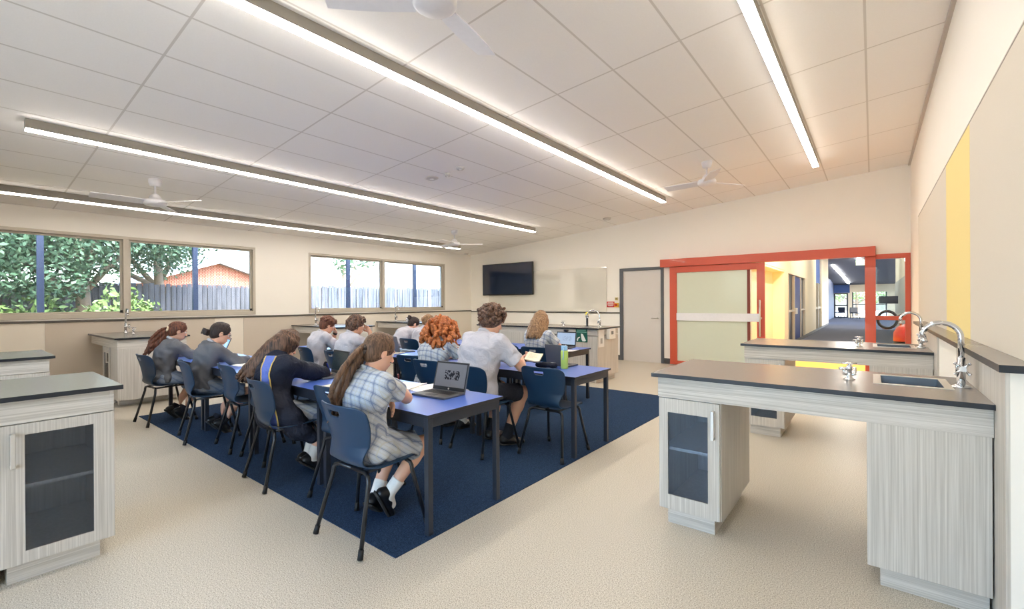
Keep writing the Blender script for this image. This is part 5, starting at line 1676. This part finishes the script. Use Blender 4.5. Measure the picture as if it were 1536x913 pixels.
for c in PEOPLE:
    person(c)

# ------------------------------------------------------------------ things on the tables
key_m = plain('laptop_keys', (34, 35, 38), .5); lap_m = plain('laptop_shell', (92, 95, 100), .4, metal=.2)
deck_m = plain('laptop_deck', (74, 72, 70), .4)


def page_mat(name, bgc, em, fig):
    """a lit screen showing a document page: margin lines and a figure block"""
    m, nt, b = new_mat(name)
    tc = nt.nodes.new('ShaderNodeTexCoord'); sp = nt.nodes.new('ShaderNodeSeparateXYZ'); nt.links.new(tc.outputs['Object'], sp.inputs[0])
    nz = nt.nodes.new('ShaderNodeTexNoise'); nz.inputs['Scale'].default_value = 60; nt.links.new(tc.outputs['Object'], nz.inputs['Vector'])
    th = math_node(nt, 'LESS_THAN', nz.outputs['Fac'], .52)
    ax = math_node(nt, 'ABSOLUTE', math_node(nt, 'ADD', sp.outputs['X'], -.015)); az = math_node(nt, 'ABSOLUTE', math_node(nt, 'ADD', sp.outputs['Z'], -.115))
    inb = math_node(nt, 'MULTIPLY', math_node(nt, 'LESS_THAN', ax, .075), math_node(nt, 'LESS_THAN', az, .034))
    col = mixrgb(nt, math_node(nt, 'MULTIPLY', inb, th), lin(*bgc), lin(*fig))
    nt.links.new(col, b.inputs['Base Color']); b.inputs['Roughness'].default_value = .15
    nt.links.new(col, b.inputs['Emission Color']); setin(b, 'Emission Strength', em)
    return m


SCR_PAGE = page_mat('screen_page', (116, 118, 124), .03, (40, 40, 46)); SCR_BLUE = page_mat('screen_blue', (120, 178, 236), .3, (170, 206, 244)); SCR_PALE = page_mat('screen_pale', (160, 184, 212), .12, (150, 170, 200))
SCR_DARK = plain('screen_off_green', (34, 52, 58), .12, spec=.7)


def laptop(loc, rz, scr, label, angle=105, w=.32, dp=.22):
    t = thing('laptop', label, 'laptop', loc, R(rz), None)
    a = w / 2
    MB().box(-a, a, -dp / 2, dp / 2, 0, .016, 0).build('base', lap_m, t, bevel=.004)
    MB().box(-a + .012, a - .012, -dp / 2 + .012, dp / 2 - .02, .016, .0168).build('keyboard_deck', deck_m, t)
    m = MB()
    for r in range(5):
        for k in range(13):
            x = -a + .03 + k * (w - .06) / 13
            m.box(x, x + .016, -.02 + r * .019, -.006 + r * .019 + .001, .0168, .0185)
    m.build('keys', key_m, t)
    MB().box(-.045, .045, -dp / 2 + .02, -dp / 2 + .07, .0168, .0175).build('touchpad', key_m, t)
    lid = MB().box(-a, a, 0, .009, 0, .215).build('lid', lap_m, t, loc=(0, dp / 2 - .006, .014), bevel=.003, rot=(-R(angle - 90), 0, 0))
    MB().box(-a + .004, a - .004, -.0012, 0, .004, .211).build('bezel', M['black'], lid)
    MB().box(-a + .014, a - .014, -.002, -.0013, .028, .20).build('screen', scr, lid)
    MB().tube([(0, -.0018, .015), (0, -.0012, .015)], .007, 12).build('logo', M['steel'], lid)
    return t


laptop((-2.46, 2.24, TZ), 4, SCR_PAGE, 'open dark laptop showing a document page, on the nearest table')
laptop((-3.90, 2.20, TZ), -6, SCR_DARK, 'open laptop with a dark greenish screen behind the ponytail', 98)
laptop((-6.86, 2.26, TZ), -12, SCR_BLUE, 'open laptop with a bright blue screen before the girl with a bun', 112)
laptop((-2.565, 4.085, TZ), 176, SCR_PALE, 'grey laptop standing open with its back to us behind the green bottle', 100, .27, .19)
laptop((-3.54, 5.64, TZ), 6, SCR_PALE, 'laptop with pale screen in front of the long haired girl', 100)
laptop((-5.08, 3.98, TZ), 165, SCR_PALE, 'grey laptop with its lid turned to us, just above the head of the ponytailed girl', 105)
t = thing('webcam', 'small black clip webcam on top of the back row laptop', 'webcam', (-3.56, 5.775, TZ + .229))
MB().box(-.035, .035, -.02, .02, .0, .03).build('body', M['black'], t, bevel=.008); MB().tube([(0, -.02, .015), (0, -.026, .015)], .011, 12).build('lens', M['screen'], t); MB().box(-.015, .015, -.012, .012, -.012, .0).build('clip', M['black'], t)

t = thing('water_bottle', 'lime green water bottle with pale blue lid and strap', 'bottle', (-2.425, 3.90, TZ))
MB().lathe([(.034, 0), (.037, .004), (.037, .165), (.034, .178), (.03, .182)], (0, 0, 0), 28).build('body', plain('lime_bottle', (200, 226, 110), .3, vary=.03), t)
MB().lathe([(.031, .182), (.032, .186), (.032, .222), (.028, .228)], (0, 0, 0), 28).build('lid', plain('sky_lid', (148, 196, 232), .35), t)
MB().tube([(.012, -.033, .205), (.014, -.042, .18), (.012, -.041, .12), (.006, -.040, .09)], .005, 8).build('strap', plain('sky_strap', (170, 206, 220), .5), t)


def sheet(loc, rz, w, h, n, mat, label, name='paper_sheet', cat='paper'):
    t = thing(name, label, cat, loc, R(rz))
    rng = random.Random(int(loc[0] * 1000))
    m = MB(); N = 8; vs = []
    for th in (0, n):
        for j in range(N + 1):
            for i in range(N + 1):
                x = (i / N - .5) * w; y = (j / N - .5) * h
                cz = .006 * (abs(i / N - .5) * 2) ** 3
                vs.append((x, y, th + cz + .0005))
    fs = []
    K = (N + 1) * (N + 1)
    for j in range(N):
        for i in range(N):
            a = j * (N + 1) + i
            fs.append((a, a + N + 1, a + N + 2, a + 1)); fs.append((K + a, K + a + 1, K + a + N + 2, K + a + N + 1))
    for i in range(N):
        for (p, q) in ((i, i + 1), (N * (N + 1) + i + 1, N * (N + 1) + i), ((i + 1) * (N + 1), i * (N + 1)), (i * (N + 1) + N, (i + 1) * (N + 1) + N)):
            fs.append((p, q, K + q, K + p))
    m.add(vs, fs); m.build('pages', mat, t)
    m = MB()
    for k in range(7):
        y = h * (.36 - k * .1); L_ = w * rng.uniform(.22, .38)
        m.box(-w * .38, -w * .38 + L_ * 2, y - .0015, y, n + .0028, n + .0033)
    m.build('ruled_lines', plain('ink_grey', (176, 178, 186), .7), t)
    return t


PAP = M['paper']; CRM = plain('cream_paper', (232, 222, 198), .7)
sheet((-2.90, 2.30, TZ), 20, .21, .29, .008, PAP, 'open white exercise book beside the nearest laptop', 'exercise_book', 'book')
sheet((-2.72, 2.36, TZ), -10, .20, .27, .003, PAP, 'loose white sheet half under the nearest laptop')
sheet((-3.30, 1.98, TZ), 8, .30, .21, .004, CRM, 'cream worksheet on the table just left of the ponytail')
sheet((-4.02, 2.22, TZ), 20, .21, .29, .004, PAP, 'white worksheet under the hand of the jacketed girl')
sheet((-4.42, 2.30, TZ), -8, .30, .21, .005, CRM, 'cream sheet beyond the writing hand of the jacketed girl')
sheet((-5.05, 2.22, TZ), 10, .21, .29, .006, PAP, 'white sheet behind the head of the jacketed girl')
sheet((-5.72, 2.26, TZ), -6, .30, .22, .014, PAP, 'thick open textbook in front of the girl with a bun', 'textbook', 'book')
sheet((-5.35, 2.12, TZ), 12, .21, .29, .004, PAP, 'white worksheet under the hands of the girl with a bun')
sheet((-5.90, 3.78, TZ), 12, .21, .29, .004, PAP, 'white sheet in front of the boy with the watch')
sheet((-5.0, 3.72, TZ), 12, .30, .21, .004, CRM, 'cream sheet in front of the wavy haired boy')
sheet((-4.05, 3.74, TZ), -5, .30, .21, .004, CRM, 'cream sheet left of the red haired student')
sheet((-3.30, 5.34, TZ), 5, .30, .21, .004, PAP, 'white sheet under the hands of the long haired girl')
nb = sheet((-2.66, 3.70, .845), 20, .15, .21, .012, CRM, 'cream notebook held up by the curly haired boy', 'notebook', 'book')
nb.rotation_euler = (R(14), R(8), R(25))
MB().box(-.077, .077, -.107, .107, -.006, -.0005).build('cover', M['black'], nb)
t = thing('pencil_case', 'dark cloth pencil case in front of the curly haired boy', 'pencil case', (-2.58, 3.80, TZ), R(15))
F = Field(.005); F.cap((-.09, 0, .03), (.09, 0, .03), .034, .034, .01, lat=(0, 1, 0), da=.028, db=.028)
v_, q_ = F.eval().wrinkle(.0025, 60, 2).mesh(); to_object('pouch', v_, q_, SHORT, t)
MB().tube([(-.10, 0, .058), (.10, 0, .058)], .003, 6).build('zip', M['steel'], t)
# ------------------------------------------------------------------ light and camera
w = bpy.data.worlds.new('sky'); scene.world = w; w.use_nodes = True
nt = w.node_tree
sky = nt.nodes.new('ShaderNodeTexSky'); sky.sky_type = 'NISHITA'; sky.sun_disc = False
sky.sun_elevation = R(52); sky.sun_rotation = R(100); sky.air_density = 1.0; sky.dust_density = 3.0; sky.altitude = 0
bg = nt.nodes['Background']; bg.inputs['Strength'].default_value = 0.75
nt.links.new(sky.outputs[0], bg.inputs[0])
sun = bpy.data.lights.new('sun', 'SUN'); sun.energy = 2.2; sun.angle = R(.6); sun.color = (1, .95, .86)
so = bpy.data.objects.new('sun', sun); COL.objects.link(so)
so.rotation_euler = Vector((-.62, .28, -.78)).to_track_quat('-Z', 'Y').to_euler()
# unseen warm lamp added at the corridor ceiling to brighten the yellow alcove
al = bpy.data.lights.new('alcove_fill', 'AREA'); al.energy = 25; al.size = .5; al.size_y = 2.5; al.shape = 'RECTANGLE'; al.color = (1, .86, .55)
ao = bpy.data.objects.new('alcove_fill', al); COL.objects.link(ao); ao.location = (-1.3, 13.0, 3.85)
# unseen area lamps without fittings, added to light the corridor
for (x, y) in ((-.6, 13), (-.6, 19), (-.8, 26)):
    cl = bpy.data.lights.new('corridor_fill', 'AREA'); cl.energy = 42; cl.size = .2; cl.size_y = 4; cl.shape = 'RECTANGLE'; cl.color = (1, .93, .8)
    co = bpy.data.objects.new('corridor_fill', cl); COL.objects.link(co); co.location = (x, y, 3.85)

cam = bpy.data.cameras.new('camera'); co = bpy.data.objects.new('camera', cam); COL.objects.link(co)
cam.sensor_fit = 'HORIZONTAL'; cam.sensor_width = 36.0
FPX = 682.0
cam.lens = 36.0 * FPX / 1536.0
cam.clip_start = .05; cam.clip_end = 300
YAW, PITCH, ROLL, CY = .67048, -.00143, -.00601, 454.37
cam.shift_y = (CY - 456.5) / 1536.0
f_ = Vector((-math.sin(YAW), math.cos(YAW), 0)); r_ = Vector((math.cos(YAW), math.sin(YAW), 0)); u_ = Vector((0, 0, 1))
f2 = f_ * math.cos(PITCH) + u_ * math.sin(PITCH); u2 = u_ * math.cos(PITCH) - f_ * math.sin(PITCH)
r3 = r_ * math.cos(ROLL) + u2 * math.sin(ROLL); u3 = u2 * math.cos(ROLL) - r_ * math.sin(ROLL)
co.matrix_world = Matrix(((r3.x, u3.x, -f2.x, 0), (r3.y, u3.y, -f2.y, 0), (r3.z, u3.z, -f2.z, 1.4), (0, 0, 0, 1)))
scene.camera = co
scene.view_settings.view_transform = 'Standard'; scene.view_settings.look = 'None'
scene.view_settings.gamma = 1.0; scene.view_settings.use_curve_mapping = False
scene.view_settings.exposure = 1.88
scene.cycles.use_denoising = True
scene.cycles.max_bounces = 14; scene.cycles.diffuse_bounces = 12; scene.cycles.transparent_max_bounces = 16
scene.cycles.sample_clamp_indirect = 8.0
scene.cycles.caustics_reflective = False; scene.cycles.caustics_refractive = False
